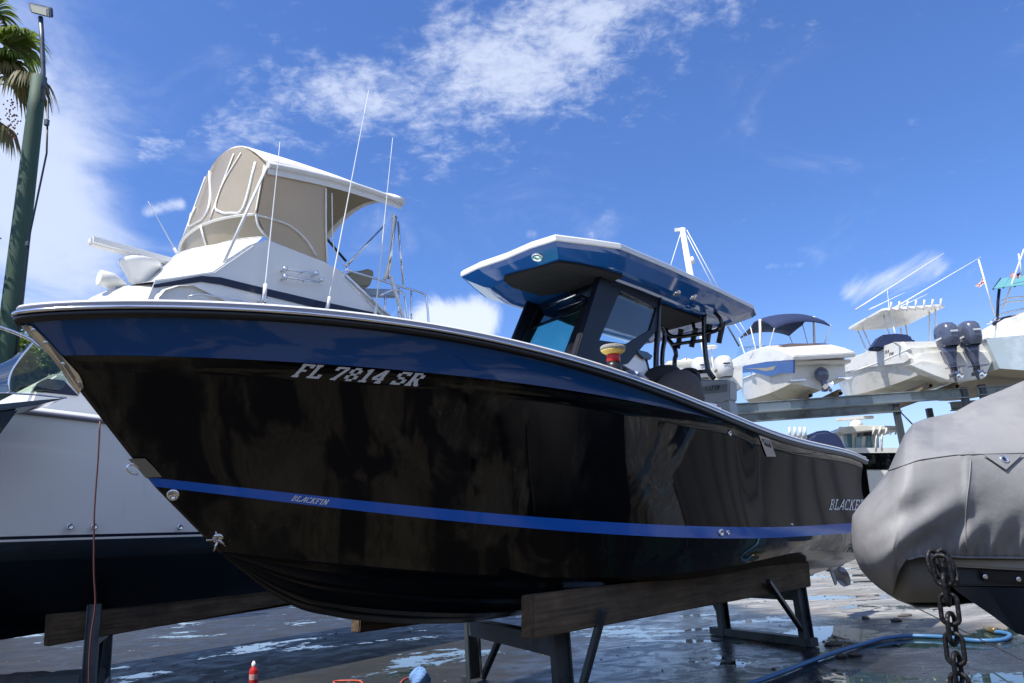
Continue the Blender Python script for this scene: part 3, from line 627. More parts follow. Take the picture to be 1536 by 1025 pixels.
def side(yv, mirror):
    O = [T(*q, y=yb) for q in side_px]; G = [T(*q, y=yb) for q in glass_px]
    for L in (O, G):
        for p in L: p[1] = yv
    mb = MB(); n = 96
    import itertools
    # ring between the outline and the window opening, built by angle around the window centre
    c = np.mean(G, axis=0)
    def at(L, a):
        d = np.array([math.cos(a), math.sin(a)]); best = 0
        for i in range(len(L)):
            p, q = L[i][[0, 2]]-c[[0, 2]], L[(i+1) % len(L)][[0, 2]]-c[[0, 2]]; e = q-p; den = d[0]*e[1]-d[1]*e[0]
            if abs(den) < 1e-9: continue
            t = (p[0]*e[1]-p[1]*e[0])/den; u = (p[0]*d[1]-p[1]*d[0])/den
            if t > 0 and -1e-6 <= u <= 1+1e-6: best = max(best, t)
        return np.array([c[0]+d[0]*best, 0, c[2]+d[1]*best])
    ang = sorted(set([2*math.pi*k/n for k in range(n)]+[math.atan2(p[2]-c[2], p[0]-c[0]) % (2*math.pi) for p in O+G]))
    rows = []
    for y, L in ((yv-.015, G), (yv-.015, O), (yv+.015, O), (yv+.015, G), (yv-.015, G)):
        R = []
        for a in ang: p = at(L, a); R.append(F1.w(p[0], y, p[2]))
        rows.append(R)
    mb.grid(rows, smooth=False, closed=True); mb.build('side_panel', M['black_satin'], boat)
    MB().prism([F1.w(p[0], yv-.004, p[2]) for p in G], F1.fy*.008).build('side_window', M['glass_clear'], boat)
side(.44, False); side(-.44, True)
# console front and seat sides
cs = MB(); cs.fbox(F1, 3.55, 4.42, -.42, .42, 1.50, 2.60); cs.build('console', M['white_gel'], boat, bevel=.05, seg=3)
dsh = MB(); dsh.fbox(F1, 3.62, 4.15, -.40, .40, 2.6, 2.74); dsh.build('dashboard', M['black_frame'], boat, bevel=.03)
cw = [T(*q, y=.43) for q in ((942, 520), (956, 525), (968, 535), (976, 565), (930, 570), (925, 540))]
MB().prism(fw(cw), -F1.fy*.8).build('helm_seat', M['white_gel'], boat, bevel=.02)
aw = [T(*q, y=.46) for q in ((955, 524), (972, 528), (980, 534), (976, 540), (966, 538), (957, 530))]
ar = MB(); ar.prism(fw(aw), -F1.fy*.10); ar.tube(fw([T(968, 538, y=.42), T(974, 562, y=.42)]), .018, 8); ar.build('armrest', M['black_frame'], boat, bevel=.006)
# pipework aft of the windscreen
def pipe(pts, r, name='hardtop_frame', k=5, m_='black_frame', ext_down=True):
    if name == 'hardtop_leg' and ext_down: pts = list(pts)+[np.array([pts[-1][0], pts[-1][1], 1.55])]
    return MB().tube(catm([F1.w(p) for p in pts], k), r, 10).build(name, M[m_], boat)
pipe([T(989, 433, y=.45), T(987, 490, y=.45), T(985, 572, y=.45)], .028, 'hardtop_leg')
pipe([T(991, 489, y=.30), T(997, 506, y=.30), T(994, 560, y=.30)], .024, 'hardtop_leg')
xr = 2.05
pipe([T(1056, 466, x=xr), T(1057, 517, x=xr), T(1061, 550, x=xr), T(1064, 559, x=xr), T(1071, 568, x=xr)], .028, 'hardtop_leg', ext_down=False)
pipe([T(992, 486, x=xr), T(1000, 506, x=xr), T(1009, 518, x=xr), T(1014, 532, x=xr), T(1013, 562, x=xr)], .026, 'hardtop_leg')
pipe([T(997, 490, x=xr), T(1001, 500, x=xr), T(1010, 505, x=xr), T(1025, 505, x=xr), T(1052, 501, x=xr), T(1072, 497, x=xr), T(1081, 490, x=xr), T(1081, 480, x=xr), T(1072, 469, x=xr)], .022, 'rod_holder_rail')
pipe([T(1009, 517, x=xr+.03), T(1054, 511, x=xr+.03)], .020, 'rod_holder_rail', 2)
pipe([T(1036, 470, x=xr-.1), T(1043, 500, x=xr-.02)], .020, 'hardtop_brace', 2)
pipe([T(1036, 559, x=xr), T(1062, 557, x=xr)], .022, 'hardtop_brace', 2)
pipe([T(990, 466, x=xr+.02), T(1056, 455, x=xr+.02)], .018, 'hardtop_brace', 2)
for a, b in (((1022, 494), (1016, 523)), ((1044, 492), (1037, 521)), ((1065, 487), (1061, 514)), ((1085, 483), (1078, 515))):
    mb = MB(); A, B = F1.w(T(*a, x=xr-.04)), F1.w(T(*b, x=xr-.04)); mb.tube([A, A+(B-A)*.02, A+(B-A)*.12, B], [.034, .036, .029, .029], 12); mb.build('rod_holder', M['rubber'], boat)
# aft seat back with lettering, moulded grey
xs_ = 1.25
bp_ = [T(1044, 569, x=xs_), T(1094, 570, x=xs_), T(1094, 601, x=xs_), T(1084, 606, x=xs_), T(1030, 604, x=xs_), T(1030, 569, x=xs_)]
for p in bp_[4:]: p[1] = -.7
sb_ = MB(); sb_.prism(fw(bp_), -F1.fx*.22); M['seat_grey'] = mat('seat_grey', (.30, .32, .33), .45, var=.06)
seat = sb_.build('aft_seat', M['seat_grey'], boat, bevel=.02, seg=3)
bb = MB(); bb.fbox(F1, xs_-.21, xs_-.01, -.68, bp_[2][1]-.01, 1.35, min(p[2] for p in bp_)+.02); bb.build('seat_base', M['seat_grey'], seat)
lpb = MB(); lpb.fbox(F1, 2.35, 3.15, -.05, .66, 1.40, 2.40); lpb.build('leaning_post', M['white_gel'], boat, bevel=.04)
hsb = MB(); zz0 = min(p[2] for p in cw); xs0 = [p[0] for p in cw]; hsb.fbox(F1, min(xs0)+.05, max(xs0)-.05, -.34, .40, 1.45, zz0+.03); hsb.build('seat_pedestal', M['white_gel'], boat, bevel=.03)
q4 = [T(1040, 578, x=xs_+.004), T(1091, 576, x=xs_+.004), T(1091, 588, x=xs_+.004), T(1040, 590, x=xs_+.004)]
for i in (0, 3): q4[i][1] = -.6
stp = MB().prism(fw(q4), F1.fx*.004).build('seat_stripe', mat('seat_band', (.16, .17, .18), .5), seat)
decal('BLACKFIN', [(1044, 587), (1080, 585), (1081, 578), (1045, 580)], bvh(stp), 'seat_lettering', M['rubber'], seat, wt=.17, off=.006)
# bags heaped in the cockpit
M['bag'] = mat('bag_cloth', (.050, .042, .040), .75, var=.3, bump=.4, bs=9); M['bag2'] = mat('bag_cloth_dark', (.008, .008, .009), .8, var=.3, bump=.4, bs=9)
def lump(pts, name, m_, label, y0, thick, loc):
    C_ = [T(*q, y=y0) for q in pts]; mb = MB(); rows = []
    c = np.mean(C_, axis=0)
    for k in range(9):
        a = math.pi*k/8; s = math.sin(a)**.6 if 0 < k < 8 else .02; yy = y0+thick*math.cos(a)
        rows.append([F1.w(c[0]+(p[0]-c[0])*s, yy, c[2]+(p[2]-c[2])*s) for p in catm(C_+[C_[0]], 3)])
    mb.grid(rows); o = mb.build(name, m_, boat); o.parent = None; o.location = (0, 0, 0)
    off = Vector(boat['_o']); o.data.transform(Matrix.Translation(off)); o['_o'] = [0., 0., 0.]
    rebase(o, F1.w(c[0], y0, c[2]-.2)); return tag(o, label, 'bag')
lump([(966, 566), (975, 554), (992, 548), (1010, 551), (1016, 570), (1005, 600), (970, 600)], 'gear_bag', M['bag2'], 'black gear bag behind the gunwale near the helm seat of the black boat', .45, .12, None)
lump([(985, 590), (993, 570), (1005, 558), (1022, 555), (1038, 565), (1046, 585), (1049, 612), (1020, 625), (985, 612)], 'beanbag', M['bag'], 'brown black round beanbag in the cockpit of the black boat, before the grey seat back', .62, .13, None)
lump([(1020, 560), (1026, 553), (1036, 553), (1043, 562), (1044, 580), (1030, 585)], 'gear_bag', M['bag2'], 'small black bag tucked behind the round beanbag under the rod holders', .15, .10, None)
# polisher and towel on the gunwale
def on_gun(px, py):
    b = lambda x: SH[1](x)-.04
    L = F1.on(px, py, b); return L
g0 = on_gun(924, 552); g0 = np.array([g0[0], g0[1]-.02, SH[2](g0[0])+.084]); base = F1.w(g0)
pol = thing('polisher', 'red and black rotary polisher standing upside down on the gunwale, grey pad on top', 'polisher', base)
def ph(px, py): return F1.Y(px, py, g0[1])[2]
h0 = g0[2]; hh = ph(924, 522)-h0; sc_ = hh/.20
up = np.array([0, 0, 1.]); ax = up+F1.fy*.05-F1.fx*.03
MB().lathe(base, ax, [(.0, 0), (.06*sc_, 0), (.066*sc_, .02*sc_), (.058*sc_, .05*sc_), (.05*sc_, .075*sc_), (0, .076*sc_)], 20).build('grip', M['rubber'], pol)
MB().lathe(base, ax, [(0, .0765*sc_), (.048*sc_, .0765*sc_), (.052*sc_, .085*sc_), (.052*sc_, .125*sc_), (.046*sc_, .135*sc_), (0, .136*sc_)], 20).build('motor_housing', mat('tool_red', (.42, .015, .012), .3), pol)
MB().lathe(base, ax, [(0, .1365*sc_), (.05*sc_, .1365*sc_), (.085*sc_, .155*sc_), (.092*sc_, .165*sc_), (0, .166*sc_)], 24).build('foam', mat('foam_yellow', (.62, .45, .12), .8, bump=.3), pol)
MB().lathe(base, ax, [(0, .1665*sc_), (.093*sc_, .1665*sc_), (.098*sc_, .178*sc_), (.096*sc_, .195*sc_), (.085*sc_, .203*sc_), (0, .204*sc_)], 24).build('pad', mat('pad_grey', (.28, .27, .24), .9, bump=.6, bs=80), pol)
mb = MB(); b0 = base+F1.fx*-.05*sc_; mb.tube([b0+up*.04, b0-F1.fx*.10+up*.035, b0-F1.fx*.22+up*.02], [.028, .024, .018], 10); mb.build('handle', mat('tool_dark', (.03, .012, .012), .4), pol)
tw = MB(); rows = []
for i in range(12):
    t = i/11; L = on_gun(934+34*t, 556+14*t*.9); L = np.array([L[0], L[1]-.0, SH[2](L[0])+.088]); rows.append([])
    for j in range(7):
        u = j/6; rows[-1].append(F1.w(L+np.array([0, -.10*u+.03, .012+.03*abs(math.sin(7*t+5*u))*math.sin(math.pi*t)])))
tw.grid(rows); two = tw.build('towel', mat('towel_blue', (.36, .42, .62), .9, var=.3, vs=14, bump=.5), None); rebase(two, rows[6][3]); tag(two, 'crumpled pale blue towel lying on the gunwale beside the red polisher', 'towel')
tw = MB(); rows = []
for i in range(12):
    t = i/11; L = on_gun(932+30*t, 552+14*t); L = np.array([L[0], L[1]-.07, SH[2](L[0])+.10]); rows.append([])
    for j in range(6):
        u = j/5; rows[-1].append(F1.w(L+np.array([0, -.09*u, .02+.03*abs(math.sin(6*t+4*u+1))])))
tw.grid(rows); two = tw.build('cloth', mat('cloth_red', (.42, .07, .09), .9, var=.3, bump=.5), None); rebase(two, rows[6][3]); tag(two, 'dark red cloth folded behind the pale blue towel on the gunwale', 'cloth')
# outboard engine behind the transom (only its lower unit shows)
ob = thing('outboard_engine', 'dark outboard engine on the black boat stern, steel propeller hanging below', 'engine', F1.w(-.35, 0, .5))
yE = .30; pc = F1.Y(1246, 851, yE)
M['gear_grey'] = mat('gear_grey', (.22, .25, .30), .22, coat=.3)
MB().prism([F1.w(*q) for q in ((-.10, yE-.07, 1.9), (-.62, yE-.07, 1.9), (-.60, yE-.07, 1.3), (-.15, yE-.07, 1.3))], F1.fy*.14).build('midsection', M['black_frame'], ob, bevel=.03)
x0, z0 = pc[0], pc[2]
rows = []
for z, a, b, w in ((1.3, x0+.16, x0-.22, .05), (1.0, x0+.13, x0-.17, .04), (z0+.16, x0+.09, x0-.13, .032), (z0+.04, x0+.10, x0-.10, .03)):
    rows.append([F1.w(a, yE, z), F1.w((a*2+b)/3, yE+w, z), F1.w((a+b*2)/3, yE+w, z), F1.w(b, yE, z), F1.w((a+b*2)/3, yE-w, z), F1.w((a*2+b)/3, yE-w, z)])
MB().grid(rows, closed=True).build('leg', M['gear_grey'], ob)
MB().lathe(F1.w(x0+.17, yE, z0), -F1.fx, [(0, 0), (.04, .03), (.055, .09), (.060, .2), (.055, .30), (.045, .34), (.02, .35)], 20).build('gearcase', M['gear_grey'], ob)
MB().prism([F1.w(*q) for q in ((x0+.06, yE-.008, z0-.04), (x0-.09, yE-.008, z0-.04), (x0-.13, yE-.008, z0-.22), (x0-.05, yE-.008, z0-.23))], F1.fy*.016).build('skeg', M['gear_grey'], ob, bevel=.004)
pp = MB(); hub = F1.w(x0-.22, yE, z0)
for k in range(3):
    a0 = .80+k*2*math.pi/3; rows = []
    for i in range(8):
        r = .035+.235*i/7; w = .085*math.sin(math.pi*min(1, (i+1.2)/8.6))**.6; R = []
        for j in range(7):
            u = j/6-.5; a = a0+u*2*w/max(r, .06)*.9; R.append(hub+(F1.fy*math.cos(a)+F1.fz*math.sin(a))*r-F1.fx*(u*.13+.25*r))
        rows.append(R)
    pp.grid(rows); pp.grid([[p-F1.fx*.004 for p in R] for R in rows])
pp.lathe(F1.w(x0-.17, yE, z0), -F1.fx, [(.048, 0), (.045, .08), (.038, .13), (0, .14)], 16)
pp.build('propeller', mat('prop_steel', (.16, .16, .18), .28, metal=1), ob)

# ------------------------------------------------------------ bunks and steel stands
M['timber'] = mat('timber', (.075, .050, .030), .75, var=.35, vs=2.2, bump=.35, bs=7, aniso=(1, 1, 9), dirt=((.022, .017, .012), 1.6, .42, .66, (1, 1, 3)))
def wood_mat(name, ax, col=(.115, .080, .045)):
    m = mat(name, col, .8, var=.45, vs=3, dirt=((.020, .016, .012), 1.1, .40, .70)); N = m.node_tree.nodes; L = m.node_tree.links
    tcn = N.new('ShaderNodeTexCoord'); mp = N.new('ShaderNodeMapping'); mp.inputs['Rotation'].default_value = (0, 0, ax); L.new(tcn.outputs['Object'], mp.inputs[0])
    mp2 = N.new('ShaderNodeMapping'); mp2.inputs['Scale'].default_value = (1.2, 22, 22); L.new(mp.outputs[0], mp2.inputs[0])
    nz = N.new('ShaderNodeTexNoise'); nz.inputs['Scale'].default_value = 1.4; nz.inputs['Detail'].default_value = 7; nz.inputs['Distortion'].default_value = .5; L.new(mp2.outputs[0], nz.inputs['Vector'])
    bp = N.new('ShaderNodeBump'); bp.inputs['Strength'].default_value = .6; bp.inputs['Distance'].default_value = .01; L.new(nz.outputs['Fac'], bp.inputs['Height']); b = N['Principled BSDF']; L.new(bp.outputs[0], b.inputs['Normal'])
    src = b.inputs['Base Color'].links[0].from_socket; mr = N.new('ShaderNodeMapRange'); mr.inputs[1].default_value = .3; mr.inputs[2].default_value = .7; mr.inputs[3].default_value = .45; mr.inputs[4].default_value = 1.3; L.new(nz.outputs['Fac'], mr.inputs[0])
    hs = N.new('ShaderNodeVectorMath'); hs.operation = 'SCALE'; L.new(src, hs.inputs[0]); L.new(mr.outputs[0], hs.inputs['Scale']); L.new(hs.outputs[0], b.inputs['Base Color']); return m
A_BOAT = math.atan2(F1.fx[1], F1.fx[0])
M['bunk'] = wood_mat('weathered_bunk', -A_BOAT)
def bunk(pts, yout, th, label, group='timber bunks under the boats', mirror=None):
    P = [T(*q, y=yout) for q in pts]
    if mirror is not None:
        for p in P: p[1] = mirror
    mb = MB(); mb.prism(fw(P), -F1.fy*th*(1 if (mirror is None or mirror > yout-5) else 1))
    o = mb.build('timber_bunk', M['bunk'], None, bevel=.008); rebase(o, F1.w(*P[3])); return tag(o, label, 'timber beam', group)
bunk([(800, 893), (1213, 840), (1217, 880), (800, 959)], .84, .10, 'long weathered timber beam under the near side of the black boat, on steel stands')
P = [T(*q, y=.84) for q in [(800, 893), (1213, 840), (1217, 880), (800, 959)]]
mb = MB(); mb.prism([F1.w(p[0], -.78, p[2]) for p in P], F1.fy*.10*-1); o = mb.build('timber_bunk', M['bunk'], None, bevel=.008); rebase(o, F1.w(P[3][0], -.8, P[3][2]))
tag(o, 'far timber beam under the starboard side of the black boat, mostly hidden behind the keel', 'timber beam', 'timber bunks under the boats')
pb = [(75, 922), (400, 889), (460, 884), (460, 915), (400, 929), (72, 970)]
P = [T(*q, y=-4.3) for q in pb]; e0 = P[2]+(P[2]-P[1])*3.2/np.linalg.norm(P[2]-P[1]); e1 = P[3]+(P[3]-P[4])*3.2/np.linalg.norm(P[3]-P[4]); P = [P[0], P[1], P[2], e0, e1, P[3], P[4], P[5]]
mb = MB(); mb.prism(fw([P[0], e0, e1, P[-1]]), -F1.fy*.12); o = mb.build('timber_bunk', M['bunk'], None, bevel=.008); rebase(o, F1.w(*P[-1]))
tag(o, 'dark timber beam under the grey hull of the flybridge boat, left', 'timber beam', 'timber bunks under the boats')
M['galv'] = mat('galvanised', (.095, .115, .135), .45, metal=.6, var=.3, vs=5, dirt=((.03, .03, .035), 3, .5, .7))
SAZ = 156.5
def hsec(a, b, w, d, t, fr):   # rolled H section between two points, web along frame x
    a, b = np.asarray(a, float), np.asarray(b, float); out = MB(); ax = fr.fx; ay = fr.fy
    prof = [(-w, -d), (w, -d), (w, -d+t), (t*.5, -d+t), (t*.5, d-t), (w, d-t), (w, d), (-w, d), (-w, d-t), (-t*.5, d-t), (-t*.5, -d+t), (-w, -d+t)]
    out.prism([a+ax*i+ay*j for i, j in prof], b-a); return out
def stand(orig, near_x, far_x, ztop, label, base=True, beam=(.44, .60), braces=()):
    S = Frame(orig[0], orig[1], SAZ); st = thing('boat_stand', label, 'boat stand', S.w((near_x+far_x)/2, 0, 0), 'steel stands carrying the timber bunks')
    hsec(S.w(near_x, 0, .0), S.w(near_x, 0, ztop[0]), .045, .06, .012, S).build('post', M['galv'], st)
    hsec(S.w(far_x, 0, .0), S.w(far_x, 0, ztop[1]), .045, .06, .012, S).build('post', M['galv'], st)
    m = MB(); m.fbox(S, near_x+.05, far_x-.05, -.05, .05, beam[0], beam[1]); m.build('cross_beam', M['galv'], st, bevel=.005)
    if base: m = MB(); m.fbox(S, near_x-.10, far_x+.22, -.055, .055, .005, .085); m.build('base_bar', M['galv'], st, bevel=.004)
    for a, b in braces:
        a, b = np.array(a), np.array(b); d = (b-a)/np.linalg.norm(b-a); s = np.cross(d, [0, 0, 1.]); s /= np.linalg.norm(s); u = np.cross(s, d)
        MB().box((a+b)/2, (np.linalg.norm(b-a), .045, .045), (d, s, u)).build('brace', M['galv'], st, bevel=.004)
    return st, S
o1 = F1.w(5.27, .88, 0)
S1 = Frame(o1[0], o1[1], SAZ)
st1, _ = stand(o1, .43, 2.22, (.80, .56), 'grey steel boat stand under the forward end of the long timber beam, bottom centre', True, (.44, .575),
   [(F1.w(T(905, 915, y=.90)), S1.w(.43, 0, .06)+F1.fx*-.02+F1.fy*.05), (S1.w(1.55, -.02, .50), S1.w(2.14, -.05, .09))])
o2 = np.array([2.777, 8.10, 0]); S2 = Frame(o2[0], o2[1], SAZ)
st2, _ = stand(o2, .03, 1.34, (.78, .60), 'dark steel boat stand under the stern end of the long timber beam', True, (.44, .58),
   [(F1.w(T(1152, 872, y=.90)), S2.w(.10, -.05, .10)), (S2.w(1.56, -.03, .42), S2.w(1.38, -.05, .10))])
o3 = F1.w(T(133, 1025, y=-4.18)); o3[2] = 0; S3 = Frame(o3[0], o3[1], SAZ)
st3, _ = stand(o3, .0, 1.5, (.90, .80), 'dark steel boat stand under the timber beam of the flybridge boat, left edge', True, (.52, .64), [(S3.w(.75, -.02, .55), S3.w(.08, -.05, .1))])
for (ox, k) in ((-1.6, 'behind the stern stand, seen beyond its posts'),):
    pass
# ------------------------------------------------------------ grey flybridge boat behind
M['hull_grey'] = mat('hull_grey', (.78, .78, .75), .12, coat=.4, var=.04, vs=1.5, bump=.012, bs=1.3, dirt=((.50, .48, .42), 3.2, .60, .80, (1, 1, .12)))
M['navy'] = mat('navy_paint', (.012, .014, .035), .25); M['antifoul'] = mat('antifoul', (.008, .018, .030), .38, var=.4, vs=3, dirt=((.02, .06, .07), 2.0, .55, .75, (1, 1, 5)))
M['cream'] = mat('cream_gel', (.70, .69, .64), .25, coat=.2, var=.05)
CY = -5.75
fb = thing('flybridge_boat', 'white and grey flybridge cruiser with navy stripes and khaki curtains behind the black bow', 'boat', F1.w(5, CY, .6))
HB2 = 1.75
def b2(x): return HB2*(1-max(0, (x-5.2)/6.0)**2.6) if x < 11.2 else 0
def b2y(x): return CY+b2(x)
sheer2 = lambda x: 2.26+.058*x+.0024*max(0, x-5)**2
def g2(mb, lines, mi=0):
    for s in (1, -1):
        rows = []
        for k, (sc, zf) in enumerate(lines):
            rows.append([F1.w(x-(0 if x < 8 else (sheer2(x)-zf(x))*.55*((x-8)/3.2)), CY+s*b2(x)*(sc if x < 6 else sc-(1-sc)*min(1, (x-6)/3)), zf(x)) for x in np.linspace(.4, 11.2, 55)])
        mb.grid(rows)
    return mb
zA = lambda x: 1.545+.012*(x-6); zB = lambda x: 1.517+.012*(x-6); zC = lambda x: 1.497+.012*(x-6); zD = lambda x: 1.325+.02*(x-6)+.03*max(0, x-7.5)**1.5; zK = lambda x: .60+.0*x+.045*max(0, x-7)**2
zr = lambda x: sheer2(x)-.02
g2(MB(), [(1, zr), (.995, lambda x: sheer2(x)*.75+zA(x)*.25), (.985, lambda x: sheer2(x)*.5+zA(x)*.5), (.975, lambda x: sheer2(x)*.25+zA(x)*.75), (.965, zA)]).build('hull', M['hull_grey'], fb)
g2(MB(), [(.966, zA), (.962, zB)]).build('waterline_stripe', M['navy'], fb); g2(MB(), [(.963, zB), (.961, zC)]).build('white_stripe', M['white_paint'], fb)
g2(MB(), [(.961, zC), (.95, zD), (.90, lambda x: zD(x)-.03), (.45, lambda x: (zD(x)*.5+zK(x)*.5)-.04), (0, zK)]).build('hull_bottom', M['antifoul'], fb)
g2(MB(), [(1.0, zr), (1.014, lambda x: sheer2(x)-.015), (1.018, lambda x: sheer2(x)+.01), (1.008, lambda x: sheer2(x)+.028)]).build('rub_rail', mat('rail_grey', (.20, .20, .24), .35), fb)
g2(MB(), [(1.008, lambda x: sheer2(x)+.028), (1.0, lambda x: sheer2(x)+.06), (.95, lambda x: sheer2(x)+.075), (.5, lambda x: sheer2(x)+.16), (0, lambda x: sheer2(x)+.2)]).build('deck', M['white_gel'], fb)
mb = MB(); mb.add([F1.w(.4, CY+s*b2(.4)*k, z) for s, k, z in ((1, 1, zr(.4)), (1, .95, zD(.4)), (1, 0, zK(.4)), (-1, .95, zD(.4)), (-1, 1, zr(.4)))], [(0, 1, 2, 3, 4)]); mb.build('transom', M['hull_grey'], fb)
for q in ((105, 790), (141, 790), (270, 791)):
    L = F1.on(*q, b2y); p = F1.w(L); MB().lathe(p, F1.fy, [(.03, -.02), (.032, .012), (.022, .02), (.018, .006), (0, .004)], 16).build('hull_vent', M['steel'], fb)
# foredeck cabin with a navy band
def pl(pts, y): return [T(*q, y=y) for q in pts]
mb = MB(); P = pl([(70, 567), (86, 557), (108, 577), (130, 610), (40, 612), (48, 588), (55, 574)], -4.55); e = T(200, 560, y=-4.55)
zt = P[1][2]
mb.prism(fw([P[1], P[0], P[6], P[5], np.array([P[5][0]+.1, -4.55, 2.60]), np.array([5.2, -4.55, 2.60]), np.array([5.2, -4.55, zt+.12])]), -F1.fy*2.3); mb.build('trunk_cabin', M['white_gel'], fb, bevel=.04, seg=3)
P = pl([(49, 587), (56, 575), (71, 568), (96, 571), (118, 594)], -4.535); mb = MB(); mb.prism(fw(P), -F1.fy*.02); mb.build('navy_band', M['navy'], fb)
# deckhouse: raked front, side panels leaning inwards
yS = -4.62
side_l = [(236, 424), (302, 414), (321, 411), (379, 371), (401, 363), (486, 396), (519, 415), (590, 482)]
P = pl(side_l, yS)
low = [np.array([1.9, yS+.0, 3.0]), np.array([6.1, yS+.0, 3.0])]
def mir(p): return np.array([p[0], 2*CY-p[1], p[2]])
mb = MB()
top = P
for s in (0, 1):
    f = (lambda p: F1.w(mir(p))) if s else (lambda p: F1.w(p))
    ring_ = [f(p) for p in top]+[f(low[0]), f(low[1])]
    mb.add(ring_, [tuple(range(len(ring_)))])
bridge = [(F1.w(top[i]), F1.w(mir(top[i]))) for i in range(len(top))]
for i in range(len(top)-1):
    a, b = bridge[i], bridge[i+1]; mb.add([a[0], b[0], b[1], a[1]], [(0, 1, 2, 3)])
a = bridge[0]; mb.add([a[0], a[1], F1.w(mir(low[1])), F1.w(low[1])], [(0, 1, 2, 3)])
mb.build('deckhouse', M['white_gel'], fb, bevel=.03, seg=3)
fr_rows = [[q+np.array([0, 0, .0]) for q in []]]
# raised moulding along the edge where front and side meet, and navy stripe on the side
P1 = pl([(231, 427), (302, 414), (330, 416), (400, 433), (486, 453), (571, 471)], yS+.012); P2 = pl([(231, 432), (302, 423), (330, 427), (400, 444), (486, 465), (569, 482)], yS+.012)
mb = MB(); mb.grid([fw(P1), fw(P2)], smooth=False); mb.grid([[p-F1.fy*.02 for p in fw(P1)], fw(P1)], smooth=False); mb.build('side_stripe', M['navy'], fb)
mb = MB(); mb.tube(fw(pl([(280, 446), (300, 441), (360, 452), (440, 468), (520, 480)], yS+.16)), .014, 8); mb.build('grab_rail', M['steel'], fb)
# brow over the forward cabin, with radar, searchlight
mb = MB(); rows = []
cb = [T(123, 456, y=CY), T(135, 444, y=CY), T(155, 436, y=CY), T(185, 432, y=CY), T(215, 433, y=CY)]
for k in np.linspace(-1, 1, 13):
    rows.append([F1.w(p[0]-(.40 if i < 5 else 0)*k*k*(1-.2*i), CY+k*1.19, p[2]-.24*k*k-.03) for i, p in enumerate(cb+[np.array([4.3, CY, 4.48]), np.array([2.6, CY, 4.40])])])
mb.grid(rows); rows2 = [[p-np.array([0, 0, .22]) for p in r] for r in rows]; mb.grid(rows2); mb.grid([[r[0] for r in rows], [r[0] for r in rows2]])
mb.build('cabin_brow', M['cream'], fb)
rb = T(208, 428, y=CY); rt = T(208, 392, y=CY)
rd = MB(); h = rt[2]-rb[2]; rd.lathe(F1.w(rb), (0, 0, 1), [(.05, -.15), (.055, .0), (.12, .03), (.15, h*.3), (.24, h*.75), (.26, h*.92), (.22, h), (.07, h+.02), (.07, h+.08), (0, h+.08)], 26)
radar = rd.build('radar_pedestal', M['white_gel'], fb)
a, b = T(134, 361, y=CY), T(275, 399, y=CY); c = np.array([rt[0], CY, rt[2]+.13]); dd = F1.w(a)-F1.w(b); dd[2] = 0; ln = np.linalg.norm(dd)
pa, pb_ = F1.w(a), F1.w(b); cen = (pa+pb_)/2; dx = (pb_-pa); dl = np.linalg.norm(dx); dx /= dl; sd = np.cross(dx, [0, 0, 1.]); sd /= np.linalg.norm(sd)
MB().box(cen, (dl, .14, .11), (dx, sd, np.cross(sd, dx))).build('radar_array', M['white_gel'], fb, bevel=.025, seg=3)
sp = T(169, 424, y=CY+.4); mb = MB(); mb.tube([F1.w(sp+np.array([.16, 0, .03])), F1.w(sp+np.array([.02, 0, .02])), F1.w(sp+np.array([-.14, 0, -.01]))], [.095, .10, .05], 14); mb.lathe(F1.w(sp-np.array([0, 0, .14])), (0, 0, 1), [(.06, 0), (.04, .08), (.04, .12)], 12); mb.build('searchlight', M['cream'], fb)
# flybridge coaming and curtains
M['khaki'] = mat('curtain_khaki', (.54, .47, .36), .22, var=.18, vs=1.6, bump=.5, bs=2.6, coat=.8); translucent(M['khaki'], .45, (.92, .80, .58)); M['canvas'] = mat('canvas_white', (.72, .70, .66), .85, var=.06, bump=.2, bs=8); M['under'] = mat('canvas_khaki', (.44, .39, .28), .9, var=.08); translucent(M['under'], .4, (.6, .52, .36))
yP = -4.70
pf = T(400, 246, y=yP); xf = pf[0]
def front(px, py, x): return F1.X(px, py, x)
yst = 2*CY-yP
# arc of the enclosure front: port edge at yP, starboard at yst, bowing forward
def arc(x0, z0, z1, bow=.38, n=9, yin=0., zc=0.):
    out = []
    for k in np.linspace(-1, 1, n):
        out.append(np.array([x0+bow*(1-abs(k)**2.5), CY-k*(CY-yP+yin)*-1*1., z0*(1-(k+1)/2)+z1*((k+1)/2)+zc*(1-k*k)]))
    return out
xC = T(384, 322, y=yP)[0]; zc0 = T(384, 322, y=yP)[2]; zb0 = T(403, 358, y=yP)[2]; zt0 = pf[2]
def lv(xoff, z, bow, zc=0.): return [np.array([xoff+bow*(1-abs(k)**2.2)-.0, CY+k*(yP-CY), z+zc*(1-k*k)]) for k in np.linspace(1, -1, 13)]
L_base = lv(xC-.12, zb0, .34, .02); L_mid = lv(xC, zc0, .32, .04); L_top = lv(xf+.02, zt0-.02, .05, .62)
for k, i in ((0, 0),): pass
mb = MB(); mb.grid([fw(L_base), fw(L_mid)]); mb.build('windscreen_curtain', M['khaki'], fb)
ftop = [P for P in pl([(379, 371), (321, 411), (302, 414), (236, 424)], yS)]; rr = [[p+np.array([.02, 0, -.01]) for p in L_base]]
for i, p in enumerate(ftop):
    rr.append([np.array([p[0]+(.50-.12*i)*(1-abs(k)**2.2), CY+k*(yS-CY+.01), p[2]+.012+.10*(1-k*k)]) for k in np.linspace(1, -1, 13)])
mb = MB(); mb.grid([fw(r) for r in rr]); mb.build('bridge_fairing', M['white_gel'], fb)
mb = MB(); mb.grid([fw(L_mid), fw([mixp(a, b, .5)+[.05*0, 0, 0] for a, b in zip(L_mid, L_top)]), fw(L_top)]); mb.build('front_curtain', M['khaki'], fb)
